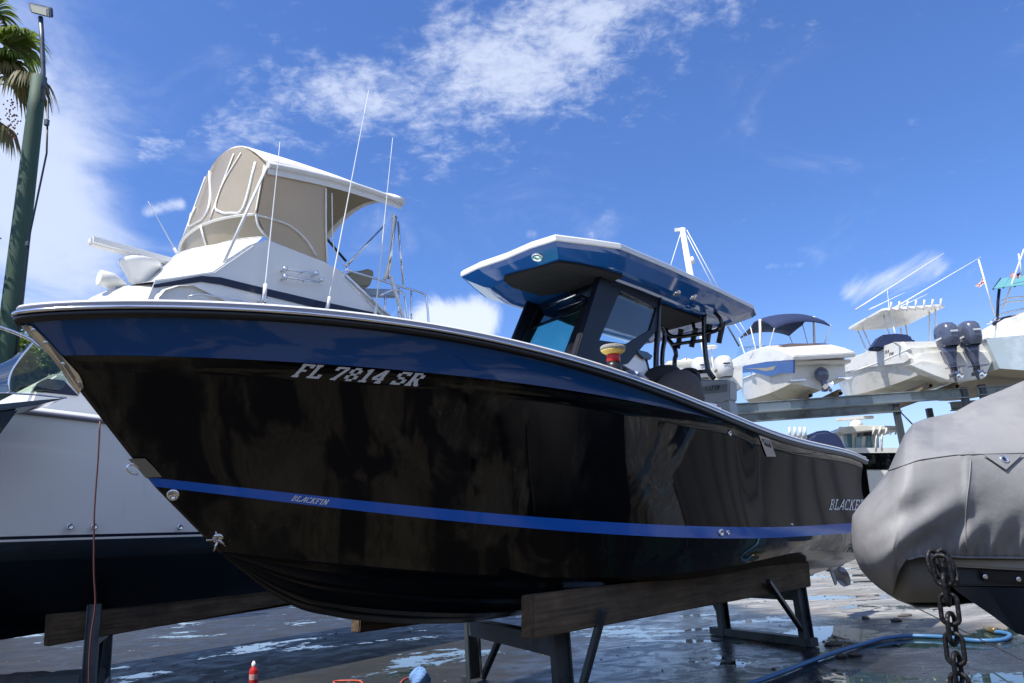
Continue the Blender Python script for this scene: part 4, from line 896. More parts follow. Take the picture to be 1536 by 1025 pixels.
def trim(pts, r=.016, name='curtain_trim', m_='white_paint', sq=.5): return MB().tube([F1.w(p) for p in pts], r, 8, sq=sq).build(name, M[m_], fb)
trim(catm(L_mid, 3), .030); trim(catm([p+np.array([0, 0, .0]) for p in L_base], 3), .02)
def seam(t0, t1, off=.02): # line on the front curtain from L_mid to L_top at params
    return [F1.l(F1.w(q)) for q in []]
def onfront(i, t): return mixp(L_mid[i], L_top[i], t)+np.array([.015, 0, 0])
for pts in ([onfront(4, .03), onfront(4, .5), onfront(3, .93)], [onfront(0, 0), onfront(0, .5), onfront(0, .98)], [onfront(9, .05), onfront(9, .6), onfront(9, .95)], [onfront(12, 0), onfront(12, 1)]): trim(catm(pts, 4), .015)
trim(catm([onfront(4, .9), onfront(4, .25), onfront(3, .1), onfront(2, .06), onfront(1, .12), onfront(1, .9)], 4), .018)
trim(catm([onfront(8, .9), onfront(5, .3), onfront(5, .1), onfront(6, .08), onfront(8, .15), onfront(8, .4)], 4), .016)
trim([mixp(L_base[5], L_mid[5], t)+np.array([.02, 0, 0]) for t in (0, 1)], .022)
# side curtain (port), mirrored starboard
def both(fn):
    fn(lambda p: F1.w(p)); fn(lambda p: F1.w(mir(p)))
sc = pl([(400, 248), (490, 281), (490, 394), (440, 376), (403, 360), (386, 325)], yP)
def mk(f): MB().prism([f(p) for p in sc], F1.fy*.006).build('side_curtain', M['khaki'], fb)
both(mk)
for pts, r in ((pl([(489, 284), (489, 340), (491, 396)], yP+.02), .026), (pl([(498, 290), (499, 350), (503, 380), (519, 402)], yP+.02), .016), (pl([(384, 322), (391, 325), (420, 333), (440, 343), (460, 362), (474, 384)], yP+.02), .028),
               (pl([(384, 322), (388, 340), (405, 362)], yP+.02), .022), (pl([(405, 365), (440, 377), (490, 398), (520, 412)], yP+.03), .022)): trim(catm(pts, 4), r)
# canvas roof with rolled aft edge
pa_ = T(600, 310, y=yP); mb = MB(); rows = []
for i in range(13):
    t = i/12; x = xf*(1-t)+pa_[0]*t; zz_ = zt0*(1-t)+(pa_[2]+.10)*t+.06*math.sin(math.pi*t); rows.append([])
    for k in np.linspace(1, -1, 15): rows[-1].append(F1.w(x+.05*(1-k*k)*(1-t), CY+k*(yP-CY+.03), zz_+.62*(1-abs(k)**2.1)*(1-.42*t)))
mb.grid(rows); roof = mb.build('canvas_roof', M['canvas'], fb)
md = roof.modifiers.new('th', 'SOLIDIFY'); md.thickness = .03
rl = [rows[i][0]+np.array([0, 0, -.03]) for i in range(13)]
MB().tube(rl, [.05]*12+[.075], 10).build('roof_bolt_rope', M['canvas'], fb)
MB().tube([p+np.array([0, 0, -.03]) for p in rows[-1]], .085, 10).build('rolled_curtain', M['canvas'], fb)
mb = MB(); mb.grid([[p-np.array([0, 0, .10]) for p in rows[i][:]] for i in range(13)]); mb.build('roof_lining', M['under'], fb)
mb = MB(); mb.grid([[rows[i][0] for i in range(13)], [rows[i][0]-np.array([0, 0, .17]) for i in range(13)]]); mb.grid([[rows[i][-1] for i in range(13)], [rows[i][-1]-np.array([0, 0, .17]) for i in range(13)]]); mb.build('roof_valance', M['canvas'], fb)
def tb(px, r, name='frame_tube', y=yP, m_='steel', k=1): return MB().tube(fw(catm(pl(px, y), 4) if k > 1 else pl(px, y)), r, 8).build(name, M[m_], fb)
tb([(336, 394), (400, 251)], .020, m_='white_paint', y=yP+.03); tb([(519, 400), (577, 338)], .018, y=yP-.3); tb([(404, 250), (470, 335), (519, 392)], .020, y=yP-.2, m_='rubber'); tb([(594, 325), (582, 418)], .022, y=yP+.02)
tb([(597, 333), (605, 428)], .018, y=yP-.1); tb([(590, 322), (590, 340), (586, 382), (577, 420)], .028, k=4, m_='white_paint')
tb([(519, 405), (560, 417), (600, 430), (634, 440), (640, 452), (644, 500)], .018, 'aft_rail', k=4); tb([(570, 444), (585, 436), (600, 436), (608, 450), (614, 500)], .018, 'aft_rail', k=4); tb([(578, 440), (577, 490)], .016, 'aft_rail'); tb([(617, 434), (617, 495)], .014, 'aft_rail'); tb([(598, 432), (598, 490)], .014, 'aft_rail')
tb([(586, 415), (598, 455), (608, 488)], .03, 'rolled_strap', m_='white_paint', k=4)
mb = MB(); P = pl([(505, 425), (526, 408), (545, 405), (556, 402), (563, 408), (556, 430), (535, 432)], CY+.5); mb.prism(fw(P), -F1.fy*.35); mb.build('console_cover', mat('cover_olive', (.26, .24, .17), .85), fb, bevel=.03)
P = pl([(540, 432), (600, 434), (598, 446), (545, 444)], CY+.3); MB().prism(fw(P), -F1.fy*.1).build('bridge_seat', mat('seat_pale', (.30, .36, .42), .6), fb, bevel=.02)
mb = MB(); mb.tube(fw(pl([(519, 413), (590, 480)], yS+.03)), .02, 8); mb.tube(fw(pl([(512, 413), (580, 482)], yS+.0)), .014, 8); mb.build('ladder_rail', M['steel'], fb)
# mounts folded on the deckhouse side
rh = MB()
for a, b in (((427, 404), (478, 412)), ((428, 416), (480, 424))): rh.tube(fw(pl([a, b], yS+.12)), .016, 8)
for q in ((428, 404), (428, 416), (474, 410), (482, 420)): rh.blob(F1.w(T(*q, y=yS+.10)), (.04, .04, .04), n=8, m=6)
for q in ((428, 404), (428, 417), (474, 412)): rh.tube(fw([T(*q, y=yS+.10), T(*q, y=yS+.10)+np.array([0, -.12, .0])]), .014, 6)
rh.tube(fw(pl([(452, 409), (449, 416), (456, 424)], yS+.12)), .010, 6); rh.build('outrigger_mount', M['steel'], fb)
# whip antennas
def antenna(px, y, r0, name='antenna', parent=None, frm=F1, bt=None):
    a, b = frm.Y(*px[0], y), frm.Y(*px[1], y); mb = MB(); A, B = frm.w(a), frm.w(b)
    ts = np.linspace(0, 1, 9); side_ = frm.fx*.0
    mb.tube([A+(B-A)*t for t in ts], [r0*(1-.7*t) for t in ts], 7); d = (B-A)/np.linalg.norm(B-A)
    mb.tube([A-d*.02, A+d*.22], r0*2.0, 10); return mb.build(name, M['white_paint'], parent)
antenna([(396, 450), (420, 213)], yS+.16, .013, parent=fb); antenna([(490, 467), (553, 136)], yS+.17, .013, parent=fb); antenna([(562, 480), (589, 207)], yS+.10, .013, parent=fb); antenna([(272, 392), (222, 302)], CY-.9, .010, parent=fb)
mb = MB(); p = F1.w(T(396, 450, y=yS+.14)); mb.blob(p, (.05, .05, .07), n=10, m=7); mb.tube([p, p-F1.fy*.16], .02, 8); mb.build('antenna_bracket', M['steel'], fb)
# ------------------------------------------------------------ left edge: runabout bow with tinted screen
rn = thing('runabout', 'pointed black runabout deck with a tinted curved windscreen at the left edge', 'boat', F1.w(8.0, -3.5, 2.2))
yR = -3.45
def rq(px, y=yR): return [T(*q, y=y) for q in px]
P = rq([(100, 597), (60, 600), (0, 606), (-160, 604), (-160, 650), (0, 616), (60, 607)]); MB().prism(fw(P), -F1.fy*.45).build('deck', M['black_frame'], rn, bevel=.01)
P = rq([(-150, 652), (0, 617), (30, 612), (-20, 680), (-150, 720)], yR-.05); MB().prism(fw(P), -F1.fy*.36).build('hull', M['black_gel'], rn, bevel=.02)
gl_ = catm(rq([(57, 508), (44, 521), (30, 538), (17, 558), (13, 575), (14, 590)]), 4)
hz_ = rq([(-60, 560), (-60, 590)]); mb = MB()
lft = catm(rq([(57, 508), (30, 531), (0, 543), (-40, 562), (-70, 575), (-80, 590)]), 4)
mb.grid([[F1.w(p) for p in gl_], [F1.w(mixp(p, q, .5)-np.array([0, .12, 0])) for p, q in zip(gl_, lft)], [F1.w(q-np.array([0, .30, 0])) for q in lft]]); M['screen_blue'] = glass('screen_blue', (.30, .42, .52), .02, .45); mb.build('windscreen_side', M['screen_blue'], rn)
rt_ = catm(rq([(57, 508), (80, 528), (95, 549), (100, 570), (90, 585), (60, 590)]), 4)
mb = MB(); mb.grid([[F1.w(p) for p in gl_], [F1.w(mixp(p, q, .5)+np.array([0, .02, 0])) for p, q in zip(gl_, rt_)], [F1.w(q) for q in rt_]]); mb.build('windscreen', glass('screen_green', (.62, .72, .52), .02, .10), rn)
MB().tube([F1.w(p) for p in gl_], .008, 8).build('windscreen_trim', M['steel'], rn); MB().tube(fw(rq([(-80, 590), (13, 590), (50, 592), (100, 597)])), .008, 8).build('windscreen_base', M['steel'], rn)
MB().tube(fw(catm(rq([(-60, 474), (0, 491), (30, 502), (48, 511), (62, 524)]), 4)), .015, 10).build('bow_rail', M['steel'], rn)
# ------------------------------------------------------------ timber lamp pole, palm, trees at the left
M['pole'] = mat('pole_green', (.035, .080, .055), .7, var=.25, vs=1.2, bump=.3, bs=12, aniso=(6, 6, .6), dirt=((.05, .07, .05), 1.2, .5, .75))
def yps(px, Y): return [yp(*q, Y) for q in px]
YP = 16.
a, b = yp(8, 545, YP), yp(59, 116, YP); d = (b-a)/(b-a)[2]; base = a-d*a[2]
lp = thing('lamp_pole', 'tall green timber pole with a floodlight on a thin arm, left edge', 'lamp pole', (base[0], base[1], 0))
MB().tube([base+d*z for z in np.linspace(0, b[2], 14)], [.27-.10*t for t in np.linspace(0, 1, 14)], 20).build('pole', M['pole'], lp)
MB().tube(yps([(64, 152), (65, 110), (63, 60), (61, 26)], YP-.28), .055, 10).build('arm', M['galv'], lp)
c4 = yps([(41, 4), (74, 12), (75, 27), (45, 19)], YP-.4); nrm4 = np.array([.05, .30, .95])
MB().prism(c4, np.array([.02, .12, .10])).build('floodlight', M['galv'], lp, bevel=.02)
c5 = [mixp(np.mean(c4, axis=0), p, .72)-np.array([0, .012, .010]) for p in c4]; MB().prism(c5, np.array([0, .006, .005])).build('lamp_lens', mat('lens', (.42, .42, .34), .3), lp)
MB().tube(yps([(72, 150), (70, 230), (45, 350), (30, 470), (20, 560)], YP-.24), .022, 8).build('cable', M['rubber'], lp)
MB().box(yp(70, 184, YP-.3), (.10, .08, .16)).build('junction_box', M['galv'], lp, bevel=.01); MB().box(yp(41, 366, YP-.3), (.08, .06, .12)).build('junction_box', M['galv'], lp, bevel=.01)
M['frond'] = mat('palm_frond', (.14, .19, .035), .45, var=.35, vs=3); M['frond_dry'] = mat('palm_frond_dry', (.13, .12, .045), .6, var=.35, vs=3); translucent(M['frond'], .4, (.22, .30, .05)); translucent(M['frond_dry'], .3, (.2, .18, .05)); M['bark'] = mat('bark', (.10, .085, .07), .9, var=.4, vs=5, bump=.6, bs=8)
M['leaf'] = mat('leaf', (.13, .19, .045), .5, var=.5, vs=.8); translucent(M['leaf'], .35, (.22, .32, .05)); M['leaf_dark'] = mat('leaf_dark', (.030, .060, .018), .55, var=.5, vs=.8)
YQ = 18.
pbz = yp(-55, 110, YQ); palm = thing('fan_palm', 'fan palm with drooping leaves beside the green lamp pole, top left corner', 'palm tree', (pbz[0]-.2, YQ, 0))
MB().tube([(pbz[0]-.2+.1*math.sin(z*.4), YQ, z) for z in np.linspace(0, pbz[2]+.2, 12)], [.22-.05*t for t in np.linspace(0, 1, 12)], 12).build('trunk', M['bark'], palm)
def fan(center, hub, R, spread, droop, m_, n=34, nd=None):
    hub = np.array(hub); center = np.array(center); d = hub-center; d /= np.linalg.norm(d)
    s = np.cross(d, [0, 0, 1.]); s /= np.linalg.norm(s); u = np.cross(s, d); mb = MB()
    mb.tube([center, center*.5+hub*.5+np.array([0, 0, .10]), hub], .018, 6)
    for i in range(n):
        a = spread*(i/(n-1)-.5)*2; L = R*(.75+.25*math.cos(a*.7))*(.9+.2*random.random()); dirv = d*math.cos(a)+s*math.sin(a)
        pl_ = []; p = hub.copy(); w0 = .035+.012*random.random(); wv = np.cross(dirv, [0, 0, 1.]); wv /= np.linalg.norm(wv)+1e-9
        rows = []
        for k in range(8):
            t = k/7; q = hub+dirv*L*t*(1-.25*droop*max(0, t-.5))+np.array([0, 0, -1])*L*droop*max(0, t-.45)**1.5*1.6+np.array([0, 0, 1])*.05*math.sin(i*1.7)*t
            w = w0*(1.25 if t < .55 else 1.25*(1-t)/.45+.04); rows.append([q-wv*w, q+np.array([0, 0, .012]), q+wv*w])
        mb.grid(rows)
    return mb.build('palm_leaf', m_, palm)
top_c = yp(-50, 130, YQ)
for hub, R, sp_, dr, m_ in (((26, 72), 1.15, 1.6, .85, 'frond'), ((10, 70), 1.2, 1.5, .8, 'frond'), ((0, 96), 1.1, 1.5, .95, 'frond'), ((40, 120), .95, 1.5, 1.25, 'frond_dry'), ((16, 128), 1.0, 1.6, 1.35, 'frond_dry'), ((4, 110), 1.0, 1.5, 1.2, 'frond_dry'), ((2, 186), .80, 1.4, 1.2, 'frond_dry'), ((-14, 20), 1.0, 1.4, .5, 'frond'), ((-110, 60), 1.1, 1.4, .5, 'frond'), ((-120, 170), 1.0, 1.4, .9, 'frond'), ((-60, -20), 1.1, 1.5, .3, 'frond'), ((-8, 40), .8, 1.3, 1.0, 'frond_dry')):
    fan(top_c, yp(*hub, YQ-.25+.4*random.random()), R, sp_, dr, M[m_])
fan(top_c+np.array([0, .5, 0]), yp(-20, 90, YQ+1.2), 1.0, 1.4, .6, M['frond'])
mb = MB()
for i in range(60):
    p = yp(18+random.gauss(0, 3), 150+random.random()*60, YQ-.2)+np.array([random.gauss(0, .08), random.gauss(0, .05), 0]); mb.blob(p, (.022, .022, .03), n=5, m=4)
mb.build('fruit_cluster', mat('fruit', (.20, .07, .05), .7), palm, kind='stuff')
def crown(name, label, cat, cx, cy, cz, R, n, size, m_, trunk_r, group=None, flat=1., parts=True, seed=1):
    rg = random.Random(seed); t = thing(name, label, cat, (cx, cy, 0), group)
    lobes = [(np.array([cx+rg.gauss(0, R[0]*.5), cy+rg.gauss(0, R[1]*.5), cz+rg.gauss(0, R[2]*.42)]), .28+.3*rg.random()) for _ in range(16)]
    mb = MB(); vs = []; fs = []
    for i in range(n):
        c, k = lobes[rg.randrange(16)]; v = np.array([rg.gauss(0, 1) for _ in range(3)]); v /= np.linalg.norm(v); r = k*(.55+.45*rg.random()**.5)
        p = c+v*np.array(R)*r; a = np.array([rg.gauss(0, 1) for _ in range(3)]); a[2] *= .6; a /= np.linalg.norm(a); b = np.cross(a, v+np.array([.1, .2, .6])); b /= np.linalg.norm(b)+1e-9; s = size*(.6+.8*rg.random())
        n0 = len(vs); vs += [p-a*s, p+b*s*.45, p+a*s, p-b*s*.45]; fs.append((n0, n0+1, n0+2, n0+3))
    mb.add(vs, fs); mb.build('crown', m_, t)
    tr_ = MB(); tr_.tube([(cx, cy, z) for z in np.linspace(0, cz, 6)], [trunk_r*(1-.5*q) for q in np.linspace(0, 1, 6)], 9)
    for c, k in lobes[:8]: tr_.tube([(cx, cy, cz*.55+.3*rg.random()), (np.array([cx, cy, cz*.8])+c)/2+np.array([0, 0, -.1]), c], [trunk_r*.4, trunk_r*.25, trunk_r*.1], 6)
    tr_.build('trunk', M['bark'], t); return t
p = yp(50, 560, 17); crown('bush', 'bright green leafy bush behind the tinted windscreen at the left edge', 'bush', p[0], 17, p[2]-.3, (1.9, 1.0, 1.7), 9000, .10, M['leaf'], .10, seed=3)
p = yp(-20, 335, 15); crown('tree', 'slender tree with sparse twigs at the left edge beside the pole', 'tree', p[0]-1.9, 15, 8.0, (1.6, 1.2, 2.6), 3600, .08, M['leaf_dark'], .12, seed=8)
p = yp(45, 500, 24); crown('tree', 'dark tree seen through the gap between the pole and the black bow', 'tree', p[0]-.6, 24, 6.0, (1.6, 1.4, 1.7), 3600, .10, M['leaf_dark'], .14, seed=5)
# red cord hanging in front of the grey hull
pc_ = [F1.Y(*q, -3.0) for q in ((150, 632), (147, 690), (142, 760), (141, 800), (141, 860), (143, 905), (137, 950), (134, 990), (133, 1030))]
c_ = MB(); c_.tube(catm([F1.w(p) for p in pc_]+[F1.w(pc_[-1]+np.array([0, 0, -.25])*1.0)], 4), .007, 7); co = c_.build('cord', mat('cord_red', (.13, .045, .04), .6), None); rebase(co, F1.w(pc_[-1])); tag(co, 'thin dark red cord hanging down in front of the grey hull at the left', 'cord')
# ------------------------------------------------------------ small things on the ground
def gpt(px, py, z=.0): return gp(px, py, z)
bt_ = gpt(380, 1030); bottle = thing('bottle', 'small red plastic bottle with a white cap standing on the ground by the bottom edge', 'bottle', bt_)
hb = .235
MB().lathe(bt_, (0, 0, 1), [(0, 0), (.040, .002), (.042, .01), (.042, hb*.60), (.036, hb*.70), (.020, hb*.78), (.018, hb*.82), (0, hb*.82)], 20).build('body', mat('bottle_red', (.50, .025, .02), .3), bottle)
MB().lathe(bt_, (0, 0, 1), [(.0425, hb*.28), (.0427, hb*.30), (.0427, hb*.48), (.0425, hb*.50)], 20).build('label', mat('bottle_label', (.55, .30, .28), .5, var=.5, vs=60), bottle)
MB().lathe(bt_, (0, 0, 1), [(.020, hb*.80), (.021, hb*.83), (.020, hb*.93), (.012, hb*.95), (.010, hb), (0, hb)], 16).build('cap', M['white_paint'], bottle)
mb = MB(); c = gpt(630, 1032)+np.array([0, 0, .03]); rows = []
for i in range(13):
    th = math.pi*i/12; rows.append([])
    for k in range(22):
        a = 2*math.pi*k/22; r = 1+.16*math.sin(3*a+i)+.10*math.sin(7*a+2*i)+.06*random.random(); rows[-1].append(c+np.array([.085*math.sin(th)*math.cos(a)*r, .07*math.sin(th)*math.sin(a)*r, .095*math.cos(th)*(1+.15*math.sin(4*a))+.04]))
mb.grid(rows, True, True); o = mb.build('rag', mat('rag_blue', (.16, .30, .58), .9, var=.3, bump=.5), None); rebase(o, c); tag(o, 'crumpled light blue rag lying on the ground at the bottom edge', 'rag')
def ground_line(px, r, name, m_, label, cat, z=None, parent=None):
    P = [gpt(*q) for q in px]; P = [np.array([p[0], p[1], r+.004]) for p in P]; mb = MB(); mb.tube(catm(P, 6), r, 10); o = mb.build(name, m_, parent)
    if parent is None: rebase(o, P[0]); tag(o, label, cat)
    return o
M['cord_orange'] = mat('cord_orange', (.50, .09, .05), .5)
ground_line([(560, 1045), (500, 1026), (530, 1023), (543, 1026), (545, 1040)], .008, 'power_cord', M['cord_orange'], 'thin orange power cord looping on the ground left of the blue rag', 'cord')
ground_line([(595, 1040), (603, 1024), (613, 1019), (622, 1018)], .008, 'power_cord', M['cord_orange'], 'short orange power cord curving into the blue rag on the ground', 'cord')
hs = thing('garden_hose', 'long blue hose snaking across the wet ground at the lower right, brass end', 'hose', gpt(1330, 962))
ground_line([(1080, 1048), (1140, 1026), (1180, 1011), (1215, 997), (1260, 981), (1300, 969), (1330, 961), (1370, 958), (1420, 960), (1460, 965), (1498, 965), (1513, 961), (1515, 956), (1504, 953), (1494, 952)], .020, 'tube', mat('hose_blue', (.05, .16, .34), .4), None, None, parent=hs)
P = [gpt(1495, 952), gpt(1486, 949), gpt(1478, 947)]; MB().tube([np.array([p[0], p[1], .03]) for p in P], [.028, .030, .018], 10).build('nozzle', mat('brass', (.55, .36, .14), .3, metal=.9), hs)
M['rock'] = mat('rubble', (.10, .095, .09), .9, var=.4, bump=.6, bs=20)
# concrete block under the left stand and a slumped sack
mb = MB(); c = gpt(100, 1052); mb.box(c+np.array([0, 0, .13]), (.5, .45, .26)); o = mb.build('concrete_block', mat('block', (.10, .12, .125), .9, var=.2, bump=.4, bs=20), None, bevel=.015); rebase(o, c); tag(o, 'rough concrete block at the foot of the stand in the lower left corner', 'block')
mb = MB(); c = gpt(15, 1058); rows = []
for i in range(15):
    t = i/14; rows.append([])
    for k in range(18):
        a = 2*math.pi*k/18; r = .12*math.sin(math.pi*min(1, max(.03, t)))**.45*(1+.15*math.sin(3*a+5*t)+.1*random.random()); rows[-1].append(c+np.array([-.75+1.25*t, .1*t, .08])+np.array([0, r*1.4*math.cos(a), r*math.sin(a)+.02+.08*t]))
mb.grid(rows, True, True); o = mb.build('sandbag', mat('sack', (.14, .14, .14), .95, var=.4, bump=.7, bs=30), None); rebase(o, c); tag(o, 'slumped grey sandbag on the ground in the lower left corner', 'sandbag')
# a few pebbles and leaves
for i, q in enumerate(((1262, 986), (1283, 984), (1358, 925), (1298, 928), (1343, 932), (1250, 968))):
    c = gpt(*q); mb = MB(); mb.blob(c+np.array([0, 0, .012]), (.05+.02*(i % 3), .035, .02), n=9, m=6, jit=.5); o = mb.build('pebble', M['rock'], None); rebase(o, c); tag(o, 'small dark stone lying on the wet ground near the blue hose', 'stone', 'stones near the hose')
mb = MB(); vs = []; fs = []
for i in range(900):
    x, y = random.uniform(-8, 9), random.uniform(6, 19); s = .006+.016*random.random()**3
    n0 = len(vs); a = random.random()*6.28; vs += [(x+s*math.cos(a+k*1.57)*(1+.4*random.random()), y+s*math.sin(a+k*1.57), .001) for k in range(4)]+[(x, y, .001+s*.7)]; fs += [(n0+k, n0+(k+1) % 4, n0+4) for k in range(4)]
mb.add(vs, fs); o = mb.build('grit', M['rock'], None, kind='stuff'); o['label'] = 'loose grit and tiny stones scattered over the yard ground'
# ------------------------------------------------------------ covered boat at the right
M['cover'] = mat('boat_cover', (.245, .243, .245), .6, var=.12, vs=1.5, bump=.28, bs=9, dirt=((.09, .095, .11), 1.4, .45, .8))
M['rib_tube'] = mat('rib_tube', (.17, .175, .17), .6, var=.1); M['rib_hull'] = mat('rib_hull', (.035, .045, .055), .3, var=.15); M['rib_under'] = mat('rib_under', (.030, .045, .085), .35, var=.2); M['rail_cream'] = mat('rail_cream', (.30, .29, .25), .6)
cvb = thing('covered_boat', 'small boat under a wrinkled grey fitted cover, close to the camera at the right edge', 'boat', (2.6, 4.2, .5))
YC = 4.1
topx = [1277, 1279, 1290, 1304, 1332, 1347, 1357, 1370, 1388, 1431, 1463, 1504, 1536, 1600, 1700, 1850]; topy = [797, 773, 757, 741, 707, 673, 651, 635, 628, 619, 601, 585, 571, 553, 545, 548]
botx = [1277, 1279, 1284, 1291, 1304, 1318, 1345, 1375, 1410, 1450, 1536, 1700, 1850]; boty = [797, 823, 840, 855, 870, 882, 900, 912, 912, 906, 900, 890, 885]
hemx = [1277, 1338, 1343, 1348, 1359, 1378, 1400, 1450, 1536, 1850]; hemy = [0, 900, 876, 858, 841, 836, 834, 837, 838, 842]
seamx = [1277, 1332, 1380, 1431, 1536, 1850]; seamy = [790, 707, 690, 683, 680, 672]
cols = np.concatenate([1277+(1345-1277)*np.linspace(0, 1, 22)**1.8, np.linspace(1349, 1540, 96), np.linspace(1548, 1850, 30)])
def wr(x, y):   # wrinkles of the cloth, metres
    w = .022*math.sin((x*.55+y*.95)*.085+1.3*math.sin(x*.013))*math.exp(-((y-790)/45.)**2)*math.exp(-((x-1385)/85.)**2)
    w += .008*math.sin((x*.7+y*.8)*.17+1.5*math.sin(y*.03))*math.exp(-((y-800)/40.)**2)*math.exp(-((x-1330)/45.)**2)
    w += .013*math.sin((x*.95+y*.35)*.13+1.2*math.sin(x*.021))*math.exp(-((y-815)/26.)**2)
    w += .013*math.sin((x*.35-y*.9)*.055+2+.8*math.sin(x*.017))*math.exp(-((y-660)/50.)**2)+.010*math.exp(-((x-1452-.02*(y-720))/7.)**2)*math.exp(-((y-735)/50.)**2)
    w += .016*math.exp(-((y-(665-.16*(x-1380)))/9.)**2)*(1 if x > 1370 else 0)
    w += (.006*math.sin(x*.42+.6*math.sin(x*.11))*math.exp(-((y-832)/13.)**2) if x > 1362 else 0)
    return w+.004*math.sin(x*.05)*math.sin(y*.043)
rows = []; NV = 46
for cx_ in cols:
    ty, by = np.interp(cx_, topx, topy), np.interp(cx_, botx, boty); he = by if cx_ < 1338 else min(by, np.interp(cx_, hemx, hemy)); sy = max(ty+.05, np.interp(cx_, seamx, seamy))
    q = max(0., min(1., (cx_-1277)/95.)); dep = .52*math.sqrt(max(0, 1-(1-q)**2)); yv = YC+.28*max(0, (cx_-1450)/400)*0
    r = []
    # near side, from hem up to the top line
    for k in range(NV):
        t = k/(NV-1); y = he+(ty-he)*t
        if y >= sy:
            s = (y-sy)/max(1e-3, by-sy); bulge = math.sin(math.pi*(.30+.62*s))**.6 if s < 1 else 0
        else:
            s = (sy-y)/max(1e-3, sy-ty); bulge = .88*(1-s**1.3)*(1-.35*s) if s < 1 else 0
        if cx_ < 1338: bulge = math.sqrt(max(0, 1-abs((y-(ty+by)/2)/max(.5, (by-ty)/2))**2.6))
        elif cx_ < 1400:
            bb = math.sqrt(max(0, 1-abs((y-(ty+by)/2)/max(.5, (by-ty)/2))**2.6)); m_ = (cx_-1338)/62; bulge = bb*(1-m_)+bulge*m_
        Y = yv-dep*bulge-wr(cx_, y)*min(1, q*1.3); r.append(yp(cx_, y, Y))
    for k in range(1, 22):   # over the top and down the far side
        t = k/21; p = yp(cx_, ty, yv); pb2 = yp(cx_, by, yv); a = math.pi*t; zz_ = p[2]*(1+math.cos(a))/2+pb2[2]*(1-math.cos(a))/2; ext_ = dep*(1.0+.9*min(1, max(0, (cx_-1350)/150)))
        r.append(np.array([(p[0]*(1-t)+pb2[0]*t)*(1+ext_*math.sin(a)/yv*1.02), yv+ext_*math.sin(a), zz_]))
    rows.append(r)
mb = MB(); mb.grid(rows); cvo = mb.build('fitted_cover', M['cover'], cvb)
md = cvo.modifiers.new('th', 'SOLIDIFY'); md.thickness = .006
T_c = bvh(cvo)
def on_cv(px, py, off=.004):
    L, n = cast(T_c, px, py); return L+n*off if L is not None else None
sm_ = [on_cv(x, float(np.interp(x, seamx, seamy)), .002) for x in range(1334, 1640, 6)]; sm_ = [p for p in sm_ if p is not None]
MB().tube(sm_, .0035, 6).build('cover_seam', M['cover'], cvb)
pt = [on_cv(*q, .010) for q in ((1472, 684), (1534, 683), (1507, 707))]; pt2 = [on_cv(*q, .004) for q in ((1472, 684), (1534, 683), (1507, 707))]
nn = np.cross(pt[1]-pt[0], pt[2]-pt[0]); nn /= np.linalg.norm(nn); nn *= (-1 if nn[1] > 0 else 1)
MB().prism(pt, nn*.003).build('reinforcing_patch', M['cover'], cvb, bevel=.002)
g0_ = (pt[0]+pt[1]+pt[2])/3+nn*.004; MB().lathe(g0_, nn, [(.010, 0), (.013, .002), (.019, .004), (.022, .001), (.022, -.002)], 20).build('grommet', M['steel'], cvb)
MB().lathe(g0_, nn, [(.010, .0), (0, .0005)], 14).build('grommet_hole', M['rubber'], cvb)
hm = [on_cv(x, float(np.interp(x, hemx, hemy))-1.5, .003) for x in range(1362, 1640, 5)]; hm = [p for p in hm if p is not None]
MB().tube(hm, .006, 6).build('cover_hem', M['cover'], cvb)
for X0_, y0_, y1_ in ((1452, 690, 834), (1600, 686, 838)):
    vs_ = [on_cv(X0_+4*math.sin(y*.03), y, .002) for y in range(y0_, y1_, 6)]; vs_ = [p for p in vs_ if p is not None]; MB().tube(vs_, .0030, 6).build('cover_seam', M['cover'], cvb)
# inflatable collar seen under the hem, hull, rubbing strake, plate
rows = []
for cx_ in np.linspace(1322, 1700, 44):
    q = max(.02, min(1, (cx_-1322)/40)); ca, cb_ = 800, 905-6*q; r = []
    ty = 820-20*math.sqrt(q); by = 880+24*math.sqrt(q)
    for k in range(20):
        a = 2*math.pi*k/20; y = (ty+by)/2-(by-ty)/2*math.cos(a); r.append(yp(cx_, y, YC-.05-.30*math.sqrt(q)*math.sin(a)*(1 if math.sin(a) > 0 else 1.3)))
    rows.append(r)
mb = MB(); n_ = 14; mb.grid(rows[:12], True, True); mb.add(rows[11], [tuple(range(20))]); mb.build('inflatable_collar', M['rib_tube'], cvb)
def slab(px, Y0, th, name, m_, bev=.006): return MB().prism([yp(*q, Y0) for q in px], np.array([0, th, 0])).build(name, m_, cvb, bevel=bev)
slab([(1424, 836), (1850, 842), (1850, 866), (1536, 856), (1424, 850)], YC-.40, .9, 'rubbing_strake', M['rail_cream'], .01)
slab([(1418, 850), (1850, 862), (1850, 905), (1536, 880), (1432, 879)], YC-.36, .8, 'hull_side', M['rib_hull'], .01)
pl_ = slab([(1472, 857), (1620, 862), (1620, 882), (1536, 876), (1476, 872)], YC-.385, .02, 'rub_plate', M['rubber'], .004)
for q in ((1478, 865), (1528, 869)): MB().lathe(yp(*q, YC-.388), (0, -1, 0), [(.012, 0), (.011, .003), (.004, .004), (0, .002)], 14).build('bolt', M['steel'], cvb)
rows = [[yp(*q, YC-.33+.0) for q in ((1428, 880), (1480, 881), (1536, 882), (1700, 890), (1850, 900))], [yp(*q, YC-.05) for q in ((1436, 888), (1490, 925), (1524, 950), (1640, 985), (1850, 1020))], [yp(*q, YC+.55) for q in ((1440, 884), (1490, 900), (1536, 915), (1700, 930), (1850, 950))]]
mb = MB(); mb.grid(rows); mb.build('hull_bottom', M['rib_under'], cvb)
